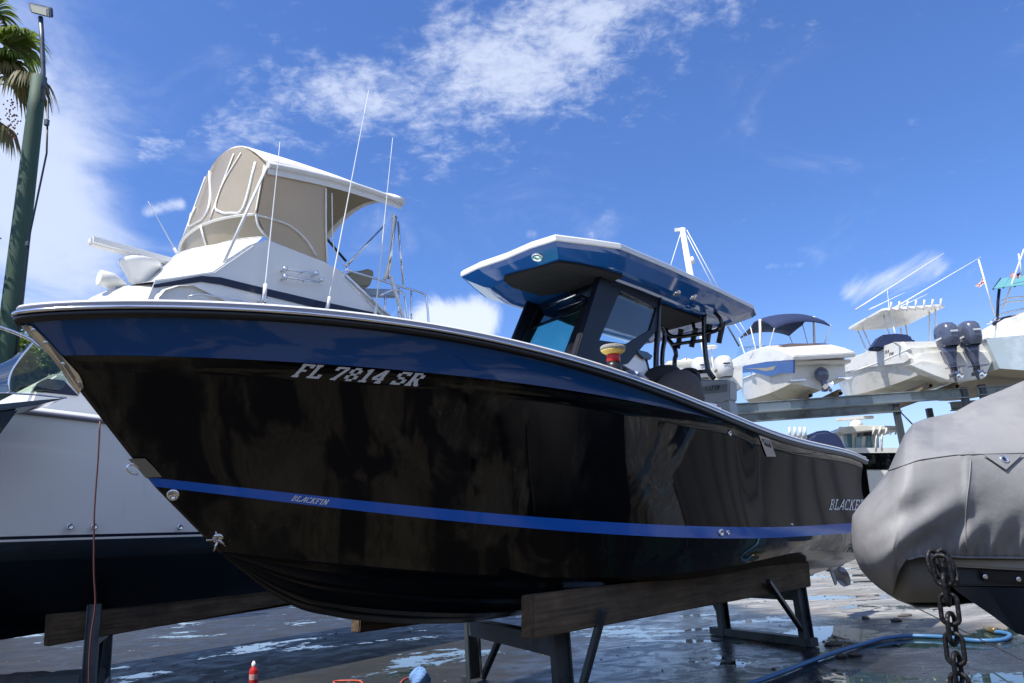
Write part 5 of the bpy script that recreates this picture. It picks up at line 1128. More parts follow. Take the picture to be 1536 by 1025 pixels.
# support under it, out of frame
mb = MB(); mb.box((4.9, 4.3, .36), (.3, .9, .68)); o = mb.build('support_block', M['bunk'], None, bevel=.02); rebase(o, (4.9, 4.3, 0)); tag(o, 'timber block carrying the grey covered boat beyond the right edge', 'block')
# chain
ch_ = thing('chain', 'heavy black chain hanging from the covered boat', 'chain', yp(1440, 1090, 3.35))
pc_ = catm([yp(*q, 3.38) for q in ((1409, 838), (1415, 862), (1422, 900), (1429, 950), (1436, 1000), (1443, 1050), (1449, 1100), (1454, 1150), (1459, 1190))], 10)
M['chain'] = mat('chain_black', (.007, .007, .009), .5, metal=.1, var=.4, vs=30, bump=.4, bs=50)
acc_ = [0.]
for i in range(1, len(pc_)): acc_.append(acc_[-1]+np.linalg.norm(pc_[i]-pc_[i-1]))
def at_len(s): return np.array([np.interp(s, acc_, [p[k] for p in pc_]) for k in range(3)])
lk = .098; s_ = 0.; i = 0
while s_ < acc_[-1]-lk:
    c = at_len(s_+lk*.5); d = at_len(s_+lk*.9)-at_len(s_+lk*.1); d /= np.linalg.norm(d); ang = math.radians(35+90*(i % 2)+random.gauss(0, 9)); u = np.cross(d, [0, 1., 0]); u /= np.linalg.norm(u); v = np.cross(d, u); w = u*math.cos(ang)+v*math.sin(ang)
    P = []
    for k in range(24):
        a = 2*math.pi*k/24; P.append(c+w*.033*math.cos(a)+d*(.028*math.sin(a)+(.034 if math.sin(a) > 0 else -.034)))
    mb = MB(); m = len(P); rws = []
    for k in range(m+1):
        p = P[k % m]; tg = P[(k+1) % m]-P[(k-1) % m]; tg /= np.linalg.norm(tg); nz_ = np.cross(d, w); o_ = np.cross(tg, nz_); rws.append([p+.0098*(nz_*math.cos(b_)+o_*math.sin(b_)) for b_ in [2*math.pi*j/9 for j in range(9)]])
    mb.grid(rws, True, True); mb.build('link', M['chain'], ch_); s_ += lk*.80; i += 1
for (x0_, y0_) in ((1403, 846), (1417, 845), (1424, 858)):
    c = yp(x0_, y0_, 3.42); P = [c+np.array([.030*math.cos(a), .01*math.sin(a), .055*math.sin(a)]) for a in [2*math.pi*k/20 for k in range(21)]]; MB().tube(P, .0098, 8, cap=False).build('link', M['chain'], ch_)
c_ = MB(); c_.tube([yp(*q, 3.9) for q in ((1345, 897), (1375, 912), (1536, 992), (1640, 1046))], .0028, 6); co = c_.build('guy_line', mat('line_tan', (.25, .22, .18), .7), None); rebase(co, yp(1345, 897, 3.9)); tag(co, 'thin tight line running down to the right from under the grey cover', 'line')
# ------------------------------------------------------------ storage rack and the boats on it
M['rack'] = mat('rack_steel', (.26, .30, .31), .5, metal=.35, var=.2, vs=3, dirt=((.08, .09, .09), 2, .5, .75))
M['rack_dark'] = mat('rack_post', (.075, .085, .10), .5, metal=.3, var=.2)
M['patch'] = mat('rack_glint', (.38, .43, .43), .5, var=.1)
rk = thing('boat_rack', 'tall grey steel storage rack carrying the white boats, right background', 'boat rack', (11, 25, 0))
ZT = 5.22
def ibeam(x0, x1, Y, zb, zt, name='beam'):
    mb = MB(); xs = [(x0, zb), (x1, zb)]
    w = .11; t = .03; h = zt-zb
    mb.prism([(x0, Y-w, zb), (x0, Y+w, zb), (x0, Y+w, zb+t), (x0, Y+.01, zb+t), (x0, Y+.01, zt-t), (x0, Y+w, zt-t), (x0, Y+w, zt), (x0, Y-w, zt), (x0, Y-w, zt-t), (x0, Y-.01, zt-t), (x0, Y-.01, zb+t), (x0, Y-w, zb+t)], (x1-x0, 0, 0)); return mb.build(name, M['rack'], rk)
ibeam(4.2, 15.15, 25, 4.88, ZT); ibeam(4.2, 13.7, 26.7, 4.80, 5.12); ibeam(15.5, 24, 25, 4.93, ZT); ibeam(15.9, 24, 27.4, 4.80, 5.12)
for x0, x1 in ((8.1, 9.2), (11.95, 13.25)): m = MB(); m.box(((x0+x1)/2, 24.982, 5.05), (x1-x0, .01, .24)); m.build('beam_glint', M['patch'], rk)  # paler strips paint the light reflected by parts of the beam
for x, Y, z in ((15.05, 25.0, 5.25), (15.68, 25.0, 5.30), (13.55, 26.7, 5.12), (15.7, 28.5, 5.1), (5.2, 25, 4.88), (5.2, 26.7, 4.8), (9.4, 28.5, 5.1)):
    if abs(x-9.4) < .1: continue
    m = MB(); m.box((x, Y+.02, z/2), (.20, .18, z)); m.build('post', M['rack_dark'], rk, bevel=.01)
for a, b in (((13.6, 26.7, 4.9), (16.5, 26.9, 1.0)), ((15.7, 25.1, 4.9), (15.1, 28.4, 3.6))): MB().tube([a, b], .025, 6).build('brace', M['rack_dark'], rk)
def bearer(x, y0, y1, z0, label):
    m = MB(); m.box((x, (y0+y1)/2, z0+.09), (.12, y1-y0, .18)); m.box((x, y0+.1, z0+.05), (.18, .2, .10)); o = m.build('timber_bearer', M['rackwood'], None, bevel=.01); rebase(o, (x, y0, z0)); tag(o, label, 'timber beam', 'timber bearers on the rack')
M['rackwood'] = mat('rack_timber', (.22, .17, .11), .85, var=.3, vs=3)
bearer(9.75, 24.6, 29.5, ZT+.003, 'left timber bearer on the rack under the boat with the blue canopy')
bearer(10.75, 24.6, 29.5, ZT+.003, 'right timber bearer on the rack under the boat with the blue canopy')
bearer(13.6, 24.3, 29.5, ZT+.003, 'left timber bearer on the rack under the boat with twin dark engines')
bearer(14.75, 24.8, 29.5, ZT+.003, 'right timber bearer on the rack under the boat with twin dark engines')
M['white_old'] = mat('white_weathered', (.76, .75, .70), .3, coat=.2, var=.08, vs=1.5, dirt=((.42, .40, .34), 1.2, .5, .8, (1, 1, 2.5)))
M['bottom_stain'] = mat('bottom_stained', (.58, .55, .43), .5, var=.12, vs=1.2, dirt=((.26, .23, .16), 1.0, .45, .75))
M['blue_hull'] = mat('blue_hull', (.03, .085, .26), .15, coat=.4, var=.08); M['gold'] = mat('gold_graphic', (.30, .26, .18), .4)
M['canopy_navy'] = mat('canopy_navy', (.015, .028, .085), .8, var=.15, bump=.2, bs=6); M['tan'] = mat('tan_vinyl', (.42, .28, .20), .55, var=.1)
M['eng_dark'] = mat('engine_dark', (.075, .088, .135), .22, coat=.6, var=.1); M['eng_white'] = mat('engine_white', (.62, .63, .62), .3, coat=.3, var=.05)
def loft_hull(fr, L, hb, zk, zc, zs, rise=.35, name='hull', parent=None, bands=None, bowx=.62, m_=None, bott=None, flare=.1):
    N_ = 34; xs = [L*(i/N_) for i in range(N_+1)]
    def bx(x, k=1.): u = max(0, (x/L-bowx*.6)/(1-bowx*.6)); return hb*k*max(0, (1-u**2.3))**.85
    def z_(z0, z1, x): u = (x/L); return z0+(z1-z0)*u**2.2
    def line(f, x): # f: 0 chine .. 1 sheer
        zc_ = z_(zc, zc+.75*rise+.25, x); zs_ = z_(zs, zs+rise, x); u = max(0, x/L-.5)*2; return (x*(1-0)-(1-f)*.55*u*u*1.0, bx(x, 1-flare*(1-f)*(1+u)), zc_+(zs_-zc_)*f)
    bands = bands or [(0, 1, m_ or 'white_old', name)]
    for f0, f1, mt, nm in bands:
        mb = MB()
        for s in (1, -1): mb.grid([[fr.w(x, s*y, z) for x, y, z in [line(f0+(f1-f0)*k/4, x) for x in xs]] for k in range(5)])
        if nm == name:
            a = [line(q, 0) for q in (1, .5, 0)]; mb.add([fr.w(0, y, z) for x, y, z in a]+[fr.w(0, 0, zk)]+[fr.w(0, -y, z) for x, y, z in a[::-1]], [tuple(range(7))])
        mb.build(nm, M[mt], parent)
    mb = MB()
    for s in (1, -1):
        c = [line(0, x) for x in xs]; k = [(x-.6*max(0, x/L-.5)*2*(x/L-.5)*2, 0, z_(zk, zc+.35, x)) for x in xs]
        mb.grid([[fr.w(x, s*y, z) for x, y, z in c], [fr.w(x, s*y*.93, z-.02) for x, y, z in c], [fr.w((a[0]+b[0])/2, s*a[1]*.5, (a[2]+b[2])/2-.01) for a, b in zip(c, k)], [fr.w(*p) for p in k]])
    mb.build('hull_bottom', M[bott or 'bottom_stain'], parent)
    mb = MB(); top_ = [line(1, x) for x in xs]
    mb.grid([[fr.w(x, k*y*.98, z+.02+.10*(1-k*k)*(1 if x > L*.35 else -1.8)) for x, y, z in top_] for k in np.linspace(1, -1, 9)]); mb.build('deck', M['white_old'], parent)
    mb = MB(); P = [fr.w(x, y+.01, z+.01) for x, y, z in top_]; mb.tube(P, .035, 8); mb.tube([fr.w(x, -y-.01, z+.01) for x, y, z in top_], .035, 8); mb.build('rub_rail', M['white_paint'], parent)
    return line
def outboard(fr, x, y, ztop, h, m_, label, group, w=.27, tilt=0.):
    e = thing('outboard_engine', label, 'engine', fr.w(x, y, ztop-h), group)
    k = h/1.9; rows = []
    for t, a, b, wd in ((0, .26, -.40, .78), (.04, .30, -.44, .9), (.3, .34, -.50, 1.0), (.58, .36, -.50, 1.02), (.8, .33, -.46, .95), (.93, .24, -.36, .78), (.99, .10, -.22, .45), (1, 0, -.1, .05)):
        z = ztop-.80*k*(1-t); R = []
        for j in range(20):
            q = 2*math.pi*j/20; cx, sx = math.cos(q), math.sin(q); rx = (a-b)/2*k; R.append(fr.w(x-.32*k+(a+b)/2*k+rx*math.copysign(abs(cx)**.75, cx), y+w*k*wd*math.copysign(abs(sx)**.75, sx), z))
        rows.append(R)
    mb = MB(); mb.grid(rows, True, True); mb.build('cowling', M[m_], e, weld=True)
    mb = MB(); mb.tube([fr.w(x-.32*k+px*k, y, ztop-pz*k) for px, pz in ()] or [fr.w(x-.36*k, y, ztop-.80*k), fr.w(x-.36*k, y, ztop-1.0*k), fr.w(x-.38*k, y, ztop-1.3*k), fr.w(x-.40*k, y, ztop-1.55*k)], [.24*k, .20*k, .12*k, .09*k], 14); mb.build('midsection', M['eng_dark' if m_ == 'eng_dark' else m_], e)
    mb = MB(); mb.tube([fr.w(x-.06*k, y, ztop-1.70*k), fr.w(x-.16*k, y, ztop-1.66*k), fr.w(x-.55*k, y, ztop-1.66*k), fr.w(x-.64*k, y, ztop-1.66*k)], [.02*k, .065*k, .06*k, .04*k], 12)
    mb.prism([fr.w(x-.25*k, y-.04*k, ztop-1.5*k), fr.w(x-.52*k, y-.04*k, ztop-1.5*k), fr.w(x-.48*k, y-.04*k, ztop-1.66*k), fr.w(x-.25*k, y-.04*k, ztop-1.66*k)], fr.fy*.08*k)
    mb.prism([fr.w(x-.22*k, y-.01, ztop-1.70*k), fr.w(x-.42*k, y-.01, ztop-1.70*k), fr.w(x-.40*k, y-.01, ztop-1.90*k), fr.w(x-.33*k, y-.01, ztop-1.90*k)], fr.fy*.02); mb.box(fr.w(x-.50*k, y, ztop-1.47*k), (.30*k, .5*k, .02), (fr.fx, fr.fy, fr.fz)); mb.build('gearcase', M['eng_dark' if m_ == 'eng_dark' else m_], e)
    mb = MB(); hb_ = fr.w(x-.62*k, y, ztop-1.66*k)
    for j in range(3):
        a = j*2.094+.4; d = fr.fy*math.cos(a)+fr.fz*math.sin(a); s = np.cross(fr.fx, d); mb.grid([[hb_+d*r*k+s*q*.09*k*math.sin(math.pi*min(.95, r/.21))+fr.fx*q*.04*k for q in (-1, 0, 1)] for r in (.03, .08, .14, .18, .2)])
    mb.build('propeller', M['steel'], e)
    mb = MB()
    for s in (1, -1): m2 = MB(); m2.fbox(fr, x-.34*k-.22*k, x-.34*k+.12*k, y+s*(w*k+.008)-.004, y+s*(w*k+.008)+.004, ztop-.55*k, ztop-.49*k); m2.build('side_decal', M['letter_silver'] if m_ == 'eng_dark' else M['navy'], e)
    mb.fbox(fr, x-.84*k-.008, x-.84*k, y-.12*k, y+.12*k, ztop-.40*k, ztop-.345*k) ; mb.build('decal_bar', M['letter_silver'] if m_ == 'eng_dark' else M['navy'], e)
    return e
# boat with blue canopy
RB1 = Frame(10.12, 24.6, 176.8)
B1 = thing('bowrider_boat', 'white boat with a blue side panel and dark blue canopy, on the rack', 'boat', RB1.w(3, 0, 5.3))
loft_hull(RB1, 7.2, 1.02, 5.42, 5.72, 6.55, .75, parent=B1, bands=[(0, .22, 'white_old', 'hull'), (.22, .88, 'white_old', 'hull_side'), (.88, 1, 'white_old', 'upper_side')])
def traced(fr, px, y, name, m_, parent, th=.02, bev=0.):
    P = [fr.Y(*q, y) for q in px]; return MB().prism([fr.w(p) for p in P], -fr.fy*th).build(name, m_, parent, bevel=bev)
traced(RB1, [(1092, 558), (1110, 550), (1150, 543), (1190, 540), (1190, 560), (1172, 560), (1154, 565), (1128, 558), (1104, 561)], 1.075, 'blue_panel', M['blue_hull'], B1, .05)
traced(RB1, [(1118, 553), (1150, 552), (1164, 549), (1160, 555), (1148, 557), (1136, 554)], 1.081, 'graphic', M['gold'], B1, .004)
traced(RB1, [(1086, 546), (1120, 528), (1150, 519), (1176, 527), (1190, 534), (1190, 541), (1150, 544), (1110, 551), (1088, 556)], 1.06, 'topside', M['white_old'], B1, 2.1, .03)
P = [RB1.X(*q, -.35) for q in ((1184, 541), (1277, 539), (1277, 544), (1184, 546))]
MB().prism([RB1.w(p) for p in P], RB1.fx*.55).build('swim_platform', M['white_old'], B1, bevel=.02)
traced(RB1, [(1190, 527), (1268, 524), (1268, 540), (1190, 541)], 1.0, 'x', M['white_old'], B1) if False else None
P = [RB1.X(*q, .05) for q in ((1180, 524), (1240, 519), (1264, 526), (1267, 540), (1186, 541))]; MB().prism([RB1.w(p) for p in P], RB1.fx*.7).build('stern_bulkhead', M['white_old'], B1, bevel=.03)
P = [RB1.X(*q, .8) for q in ((1164, 526), (1170, 518), (1184, 515), (1230, 515), (1238, 521), (1238, 527))]; MB().prism([RB1.w(p) for p in P], RB1.fx*.5).build('aft_seat', M['tan'], B1, bevel=.04)
traced(RB1, [(1104, 538), (1107, 524), (1114, 520), (1128, 521), (1120, 530)], .9, 'windscreen', M['glass_clear'], B1, 1.7)
# canopy: curved cloth on bows
cp = [(1113, 500), (1125, 494), (1140, 488), (1162, 482), (1176, 473), (1195, 471), (1215, 470), (1232, 473), (1237, 481)]
Pn = [RB1.Y(*q, -.85) for q in cp]; bx_ = [3.9-3.4*i/8 for i in range(9)]
tops = [RB1.X(*q, x)[2] for q, x in zip(cp, bx_)]
rows = []
for i, (x, z) in enumerate(zip(bx_, tops)): rows.append([RB1.w(x, k*1.0, z+.02-.22*abs(k)**2.2) for k in np.linspace(1, -1, 11)])
mb = MB(); mb.grid(rows); cpo = mb.build('canopy', M['canopy_navy'], B1); md = cpo.modifiers.new('t', 'SOLIDIFY'); md.thickness = .03
def fr_tube(fr, pts, r, name, m_, parent): return MB().tube([fr.w(*p) for p in pts], r, 7).build(name, m_, parent)
for x0, x1, i in ((3.2, 3.9, 0), (2.3, 2.6, 3), (2.2, 1.6, 5), (1.9, .5, 8)):
    for s in (1, -1): fr_tube(RB1, [(x0, s*1.0, 6.75), (x1, s*1.0, tops[i]-.18)], .018 if i != 5 else .05, 'canopy_bow', M['white_paint'], B1)
for x, y in ((.1, .55), (.1, -.2)): fr_tube(RB1, [(x, y, 6.3), (x+.02, y, 6.95)], .03, 'grab_rail', M['white_paint'], B1)
for q in ((1166, 541),): pass
mb = MB(); c = RB1.X(1234, 572, -.25); c_ = RB1.w(c); mb.blob(c_+np.array([0, 0, .22]), (.24, .2, .26), n=12, m=8); mb.tube([c_+np.array([0, 0, .2]), c_+np.array([0, -.1, -.35])], [.13, .08], 10); mb.tube([c_+np.array([0, .15, -.28]), c_+np.array([0, -.35, -.28])], [.05, .07], 10)
mb.build('sterndrive', M['eng_dark'], B1)
mb = MB(); hb_ = c_+np.array([0, -.40, -.28])
for j in range(3):
    a = j*2.094+.8; d = np.array([math.cos(a), 0, math.sin(a)]); s = np.array([-math.sin(a), 0, math.cos(a)]); mb.grid([[hb_+d*r+s*q*.09*math.sin(math.pi*min(.95, r/.21)) + np.array([0, .04*q, 0]) for q in (-1, 0, 1)] for r in (.03, .08, .14, .2)])
mb.build('propeller', M['steel'], B1)
for x in (-.8, .8): MB().box(RB1.w(-.12, x, 5.75), (.5, .25, .03), (RB1.fx*0+RB1.fy, RB1.fx, RB1.fz)).build('trim_tab', M['steel'], B1)
# white boat with twin dark engines
RB2 = Frame(14.5, 24.3, 179.0)
B2 = thing('fishing_boat', 'white fishing boat with a white hardtop and twin dark engines, on the rack', 'boat', RB2.w(3.5, 0, 5.3))
loft_hull(RB2, 8.6, 1.30, 5.38, 5.68, 6.55, .85, parent=B2, flare=.14)
traced(RB2, [(1262, 541), (1300, 528), (1340, 514), (1352, 513), (1358, 525), (1366, 538), (1356, 545), (1300, 552), (1262, 560)], 1.33, 'topside', M['white_old'], B2, .12, .02)
P = [RB2.X(*q, .15) for q in ((1364, 541), (1376, 532), (1410, 530), (1478, 530), (1482, 545), (1470, 570), (1425, 575), (1372, 557))]; MB().prism([RB2.w(p) for p in P], -RB2.fx*.25).build('transom', M['white_old'], B2, bevel=.03)
P = [RB2.X(*q, -.3) for q in ((1363, 547), (1385, 541), (1425, 548), (1430, 560), (1423, 571), (1400, 563))]; MB().prism([RB2.w(p) for p in P], RB2.fx*.4).build('swim_step', M['white_old'], B2, bevel=.02)
P = [RB2.X(*q, .5) for q in ((1340, 513), (1405, 512), (1408, 530), (1372, 533))]; MB().prism([RB2.w(p) for p in P], RB2.fx*.1).build('inner_bulkhead', M['white_old'], B2, bevel=.02)
tz = [RB2.X(*q, x)[2] for q, x in (((1300, 487), .8), ((1300, 482), 4.4))]
def slab_top(fr, x0, x1, hw, z0, z1, th, name, m_, parent, nose=.35):
    out = [(x0, -hw*.86), (x0+.12, -hw), (x1-nose*1.2, -hw), (x1, -hw*.55), (x1, hw*.55), (x1-nose*1.2, hw), (x0+.12, hw), (x0, hw*.86)]
    f = lambda x: z0+(z1-z0)*(x-x0)/(x1-x0); mb = MB(); cx = (x0+x1)/2
    mb.grid([[fr.w(cx+(x-cx)*k, y*k, f(x)+dz) for x, y in out] for k, dz in ((.9, 0), (1, .03), (1, th*.6), (.93, th), (.5, th+.05), (.02, th+.06))], smooth=False, closed=True)
    mb.grid([[fr.w(cx+(x-cx)*k, y*k, f(x)) for x, y in out] for k in (.9, .02)], smooth=False, closed=True); return mb.build(name, m_, parent)
a_, b_ = RB2.X(1367, 472, 1.6), RB2.X(1250, 493, 4.6)
slab_top(RB2, 1.5, 4.7, 1.15, 8.32, 8.42, .14, 'hardtop', M['white_old'], B2)
mb = MB(); mb.blob(RB2.w(3.2, 0, 8.62), (.8, .55, .18), (RB2.fx, RB2.fy, RB2.fz)); mb.build('radar_dome', M['white_old'], B2)
for x in (1.9, 2.3, 3.6, 4.0):
    for s in (1, -1): fr_tube(RB2, [(x-.05, s*.62, 6.75), (x+.2*(1 if x > 3 else -1), s*.85, 8.34)], .030, 'hardtop_leg', M['white_paint'], B2)
for k in range(7): fr_tube(RB2, [(1.5, -.9+.3*k, 8.25), (1.32, -.9+.3*k, 8.58)], .035, 'rod_holder', M['white_paint'], B2)
fr_tube(RB2, [(1.45, -1.0, 8.33), (1.45, 1.0, 8.33)], .025, 'rod_rail', M['white_paint'], B2)
P = [RB2.X(*q, 1.6) for q in ((1308, 522), (1313, 516), (1323, 502), (1345, 500), (1366, 502), (1372, 514), (1370, 526))]; MB().prism([RB2.w(p) for p in P], RB2.fx*.5).build('seat_cover', M['canopy_navy'], B2, bevel=.06)
mb = MB(); mb.fbox(RB2, 2.5, 3.9, -.5, .5, 6.3, 7.45); mb.build('console_cover', M['canopy_navy'], B2, bevel=.12, seg=3)
def rod(fr, a, b, x, r=.022, parent=None, name='outrigger', y=None):
    A, Bq = (fr.X(*a, x), fr.X(*b, x)) if y is None else (fr.Y(*a, y), fr.Y(*b, y)); A, Bq = fr.w(A), fr.w(Bq)
    mb = MB(); mb.tube([A+(Bq-A)*t for t in np.linspace(0, 1, 6)], [r*(1-.6*t) for t in np.linspace(0, 1, 6)], 6); return mb.build(name, M['white_paint'], parent)
rod(RB2, (1283, 465), (1416, 380), 2.6, .030, B2); rod(RB2, (1333, 467), (1471, 386), 2.0, .030, B2); rod(RB2, (1303, 465), (1357, 439), 2.5, .022, B2, 'rod'); rod(RB2, (1336, 467), (1392, 441), 2.2, .022, B2, 'rod'); rod(RB2, (1334, 466), (1331, 436), 2.4, .018, B2, 'antenna')
tps = [o for o in COL.objects if o.name.startswith('topside') and o.parent == B2][0]; T_t = bvh(tps)
decal('SEA', [(1327, 531), (1334, 529), (1334, 524.5), (1327, 526.5)], T_t, 'side_lettering', M['rubber'], B2, off=.01, wt=.2)
decal('FOX', [(1334, 534), (1341, 532), (1341, 527.5), (1334, 529.5)], T_t, 'side_lettering', M['rubber'], B2, off=.01, wt=.2)
outboard(RB2, -.15, .37, 7.20, 1.95, 'eng_dark', 'left one of the twin dark blue engines on the white boat on the rack', 'twin dark engines')
outboard(RB2, -.15, -.37, 7.20, 1.95, 'eng_dark', 'right one of the twin dark blue engines on the white boat on the rack', 'twin dark engines')
# white boat with white engines left of the canopy boat
RB5 = Frame(6.55, 24.7, 180.)
B5 = thing('fishing_boat', 'white boat with a white top seen between the hardtop legs of the black boat', 'boat', RB5.w(3, 0, 5.3), )
loft_hull(RB5, 7.6, 1.15, 5.42, 5.70, 6.45, .7, parent=B5)
slab_top(RB5, 1.6, 4.2, 1.0, 7.05, 7.35, .12, 'hardtop', M['white_old'], B5)
for x in (2.2, 3.6):
    for s in (1, -1): fr_tube(RB5, [(x, s*.6, 6.5), (x, s*.8, 7.2)], .035, 'hardtop_leg', M['white_paint'], B5)
fr_tube(RB5, [(1.4, -.55, 6.4), (1.4, -.55, 7.45)], .03, 'antenna_mast', M['white_paint'], B5); MB().blob(RB5.w(1.4, -.55, 7.5), (.26, .2, .07)).build('antenna_dome', M['white_paint'], B5)
outboard(RB5, -.10, .38, 6.72, 1.75, 'eng_white', 'left one of the two white engines beyond the grey seat', 'white engines', w=.30); outboard(RB5, -.10, -.38, 6.72, 1.75, 'eng_white', 'right one of the two white engines beyond the grey seat', 'white engines', w=.30)
# tower boat at the right edge
RB3 = Frame(17.5, 23.8, 186.)
B3 = thing('tower_boat', 'pale boat with a teal canopy tower and rails at the right edge', 'boat', RB3.w(3.5, 0, 5.3))
M['pale_hull'] = mat('pale_hull', (.42, .50, .53), .08, coat=.6, var=.10, vs=1.2, dirt=((.62, .68, .70), 1.3, .48, .7), bump=.05, bs=2)
loft_hull(RB3, 9.5, 1.95, 5.30, 5.62, 6.75, .8, parent=B3, m_='pale_hull', bands=[(0, 1, 'pale_hull', 'hull')], bott='tanb') if False else None
M['tanb'] = mat('tan_bottom', (.36, .31, .22), .6, var=.1)
loft_hull(RB3, 9.5, 1.95, 5.30, 5.62, 6.65, .8, parent=B3, m_='pale_hull', bott='tanb')
P = [RB3.X(*q, 1.2) for q in ((1496, 482), (1500, 514), (1512, 525), (1620, 520), (1620, 440), (1536, 466))]; MB().prism([RB3.w(p) for p in P], RB3.fx*2.6).build('deckhouse', M['white_old'], B3, bevel=.05)
def b3p(px, x=1.3): return [RB3.w(RB3.X(*q, x)) for q in px]
MB().tube(b3p([(1490, 480), (1505, 470), (1536, 463), (1600, 458)]), .03, 7).build('bridge_rail', M['steel'], B3); MB().tube(b3p([(1490, 487), (1505, 478), (1536, 471), (1600, 466)]), .06, 7).build('bridge_trim', M['navy'], B3)
MB().tube(b3p([(1501, 452), (1515, 447), (1600, 440)]), .03, 7).build('tower_rail', M['white_paint'], B3); MB().tube(b3p([(1501, 458), (1515, 453), (1600, 446)]), .03, 7).build('tower_rail', M['white_paint'], B3)
P = [RB3.X(1490, 434, .9), RB3.X(1501, 419, 3.0), RB3.X(1640, 400, 3.0), RB3.X(1640, 415, .9)]; MB().prism([RB3.w(p) for p in P], (0, 0, .03)).build('tower_canopy', mat('canopy_teal', (.12, .32, .34), .5, var=.1), B3)
for q in (((1490, 434), (1501, 418)), ((1505, 432), (1515, 417)), ((1522, 430), (1531, 415))): MB().tube([RB3.w(RB3.X(*q[0], .9)), RB3.w(RB3.X(*q[1], 3.0))], .03, 6).build('canopy_frame', M['navy'], B3)
MB().tube(b3p([(1499, 434), (1497, 452), (1496, 480)]), .05, 7).build('tower_leg', M['navy'], B3); MB().tube(b3p([(1480, 486), (1494, 481), (1502, 478)]), .03, 6).build('bow_rail', M['steel'], B3)
MB().tube(b3p([(1468, 390), (1492, 473)]), .028, 7).build('flag_staff', M['white_paint'], B3); MB().tube(b3p([(1536, 374), (1504, 465)]), .028, 7).build('outrigger', M['white_paint'], B3); MB().tube(b3p([(1528, 381), (1533, 414)]), .028, 7).build('antenna', M['white_paint'], B3)
def flag(px, name, mats, parent, x, label, cat, cells):
    P = [RB3.w(RB3.X(*q, x)) for q in px]; mb = MB(); nu, nv = 14, 9
    for i in range(nu):
        for j in range(nv):
            def pt(u, v): return (P[0]*(1-u)+P[1]*u)*(1-v)+(P[3]*(1-u)+P[2]*u)*v+np.array([0, .05*math.sin(9*u)*u, .03*math.sin(7*u)])
            mb.add([pt(i/nu, j/nv), pt((i+1)/nu, j/nv), pt((i+1)/nu, (j+1)/nv), pt(i/nu, (j+1)/nv)], [(0, 1, 2, 3)], True, cells((i+.5)/nu, (j+.5)/nv))
    o = mb.build(name, mats, None); rebase(o, P[0]); tag(o, label, cat)
M['f_white'] = mat('flag_white', (.7, .7, .7), .9); M['f_red'] = mat('flag_red', (.5, .03, .04), .9); M['f_blue'] = mat('flag_blue', (.02, .03, .16), .9)
flag([(1477, 416), (1463, 428), (1465, 431), (1480, 426)], 'flag', [M['f_white'], M['f_red'], M['f_blue']], B3, 1.3, 'small white flag with a red diagonal cross flying from the white staff', 'flag', lambda u, v: 1 if abs(u-v) < .10 or abs(u+v-1) < .10 else 0)
flag([(1515, 411), (1531, 409), (1531, 416), (1515, 418)], 'flag', [M['f_white'], M['f_red'], M['f_blue']], B3, 1.3, 'small red and white striped flag above the teal tower canopy', 'flag', lambda u, v: 2 if (u > .6 and v < .5) else (1 if int(v*9) % 2 == 0 else 0))
# boats standing behind the rack
RB4 = Frame(14.9, 25.0, 262.)
RB4 = Frame(12.0, 28.5, 262.)
B4 = thing('pilothouse_boat', 'black hulled boat with a white pilothouse, radar and white waterline behind the rack', 'boat', (14, 28, 1.2))
def w4p(px, Y): return [yp(*q, Y) for q in px]
Y4 = 28.5
mb = MB(); P = w4p([(1215, 672), (1262, 678), (1290, 678), (1352, 677), (1420, 672), (1520, 660), (1500, 712), (1240, 708)], Y4); mb.prism(P, (0, 2.6, 0)); mb.build('hull', M['black_gel'], B4, bevel=.12, seg=3)
mb = MB(); P = w4p([(1242, 703), (1420, 700), (1500, 700), (1440, 745), (1260, 740)], Y4-.03); mb.prism(P, (0, 2.5, 0)); mb.build('hull_bottom', M['white_old'], B4, bevel=.1)
mb = MB(); P = w4p([(1268, 672), (1352, 672), (1372, 676), (1372, 679), (1268, 680)], Y4-.02); mb.prism(P, (0, 2.6, 0)); mb.build('gunwale', M['white_gel'], B4)
def win(px): MB().prism(w4p(px, Y4+.28), (0, .05, 0)).build('window', M['glass_win'], B4)
M['glass_win'] = mat('window_glass', (.10, .22, .27), .05, coat=1, var=.1)
mb = MB(); mb.prism(w4p([(1263, 650), (1266, 646), (1318, 643), (1320, 674), (1270, 676)], Y4+.35), (0, 1.9, 0)); mb.build('pilothouse', M['cream'], B4, bevel=.04)
win([(1268, 653), (1278, 651), (1278, 672), (1269, 672)]); win([(1284, 656), (1293, 654), (1292, 674), (1283, 674)]); win([(1301, 654), (1310, 653), (1309, 675), (1298, 675)])
mb = MB(); mb.prism(w4p([(1287, 651), (1310, 648), (1310, 653), (1287, 655)], Y4+.26), (0, .07, 0)); mb.build('brow_window', M['black_frame'], B4)
mb = MB(); mb.prism(w4p([(1258, 648), (1262, 641), (1290, 638), (1350, 639), (1358, 643), (1350, 646), (1318, 645), (1264, 651)], Y4-.1), (0, 2.7, 0)); mb.build('hardtop', M['white_old'], B4, bevel=.03)
for q in ((1323, 646, 1322, 676), (1316, 646, 1313, 677)): MB().tube(w4p([(q[0], q[1]), (q[2], q[3])], Y4), .04, 7).build('hardtop_leg', M['white_paint'], B4)
for i, x in enumerate((1312, 1321, 1331, 1338, 1346)): MB().tube(w4p([(x, 641), (x-3, 652)], Y4-.15), .035, 6).build('rod_holder', M['white_paint'], B4)
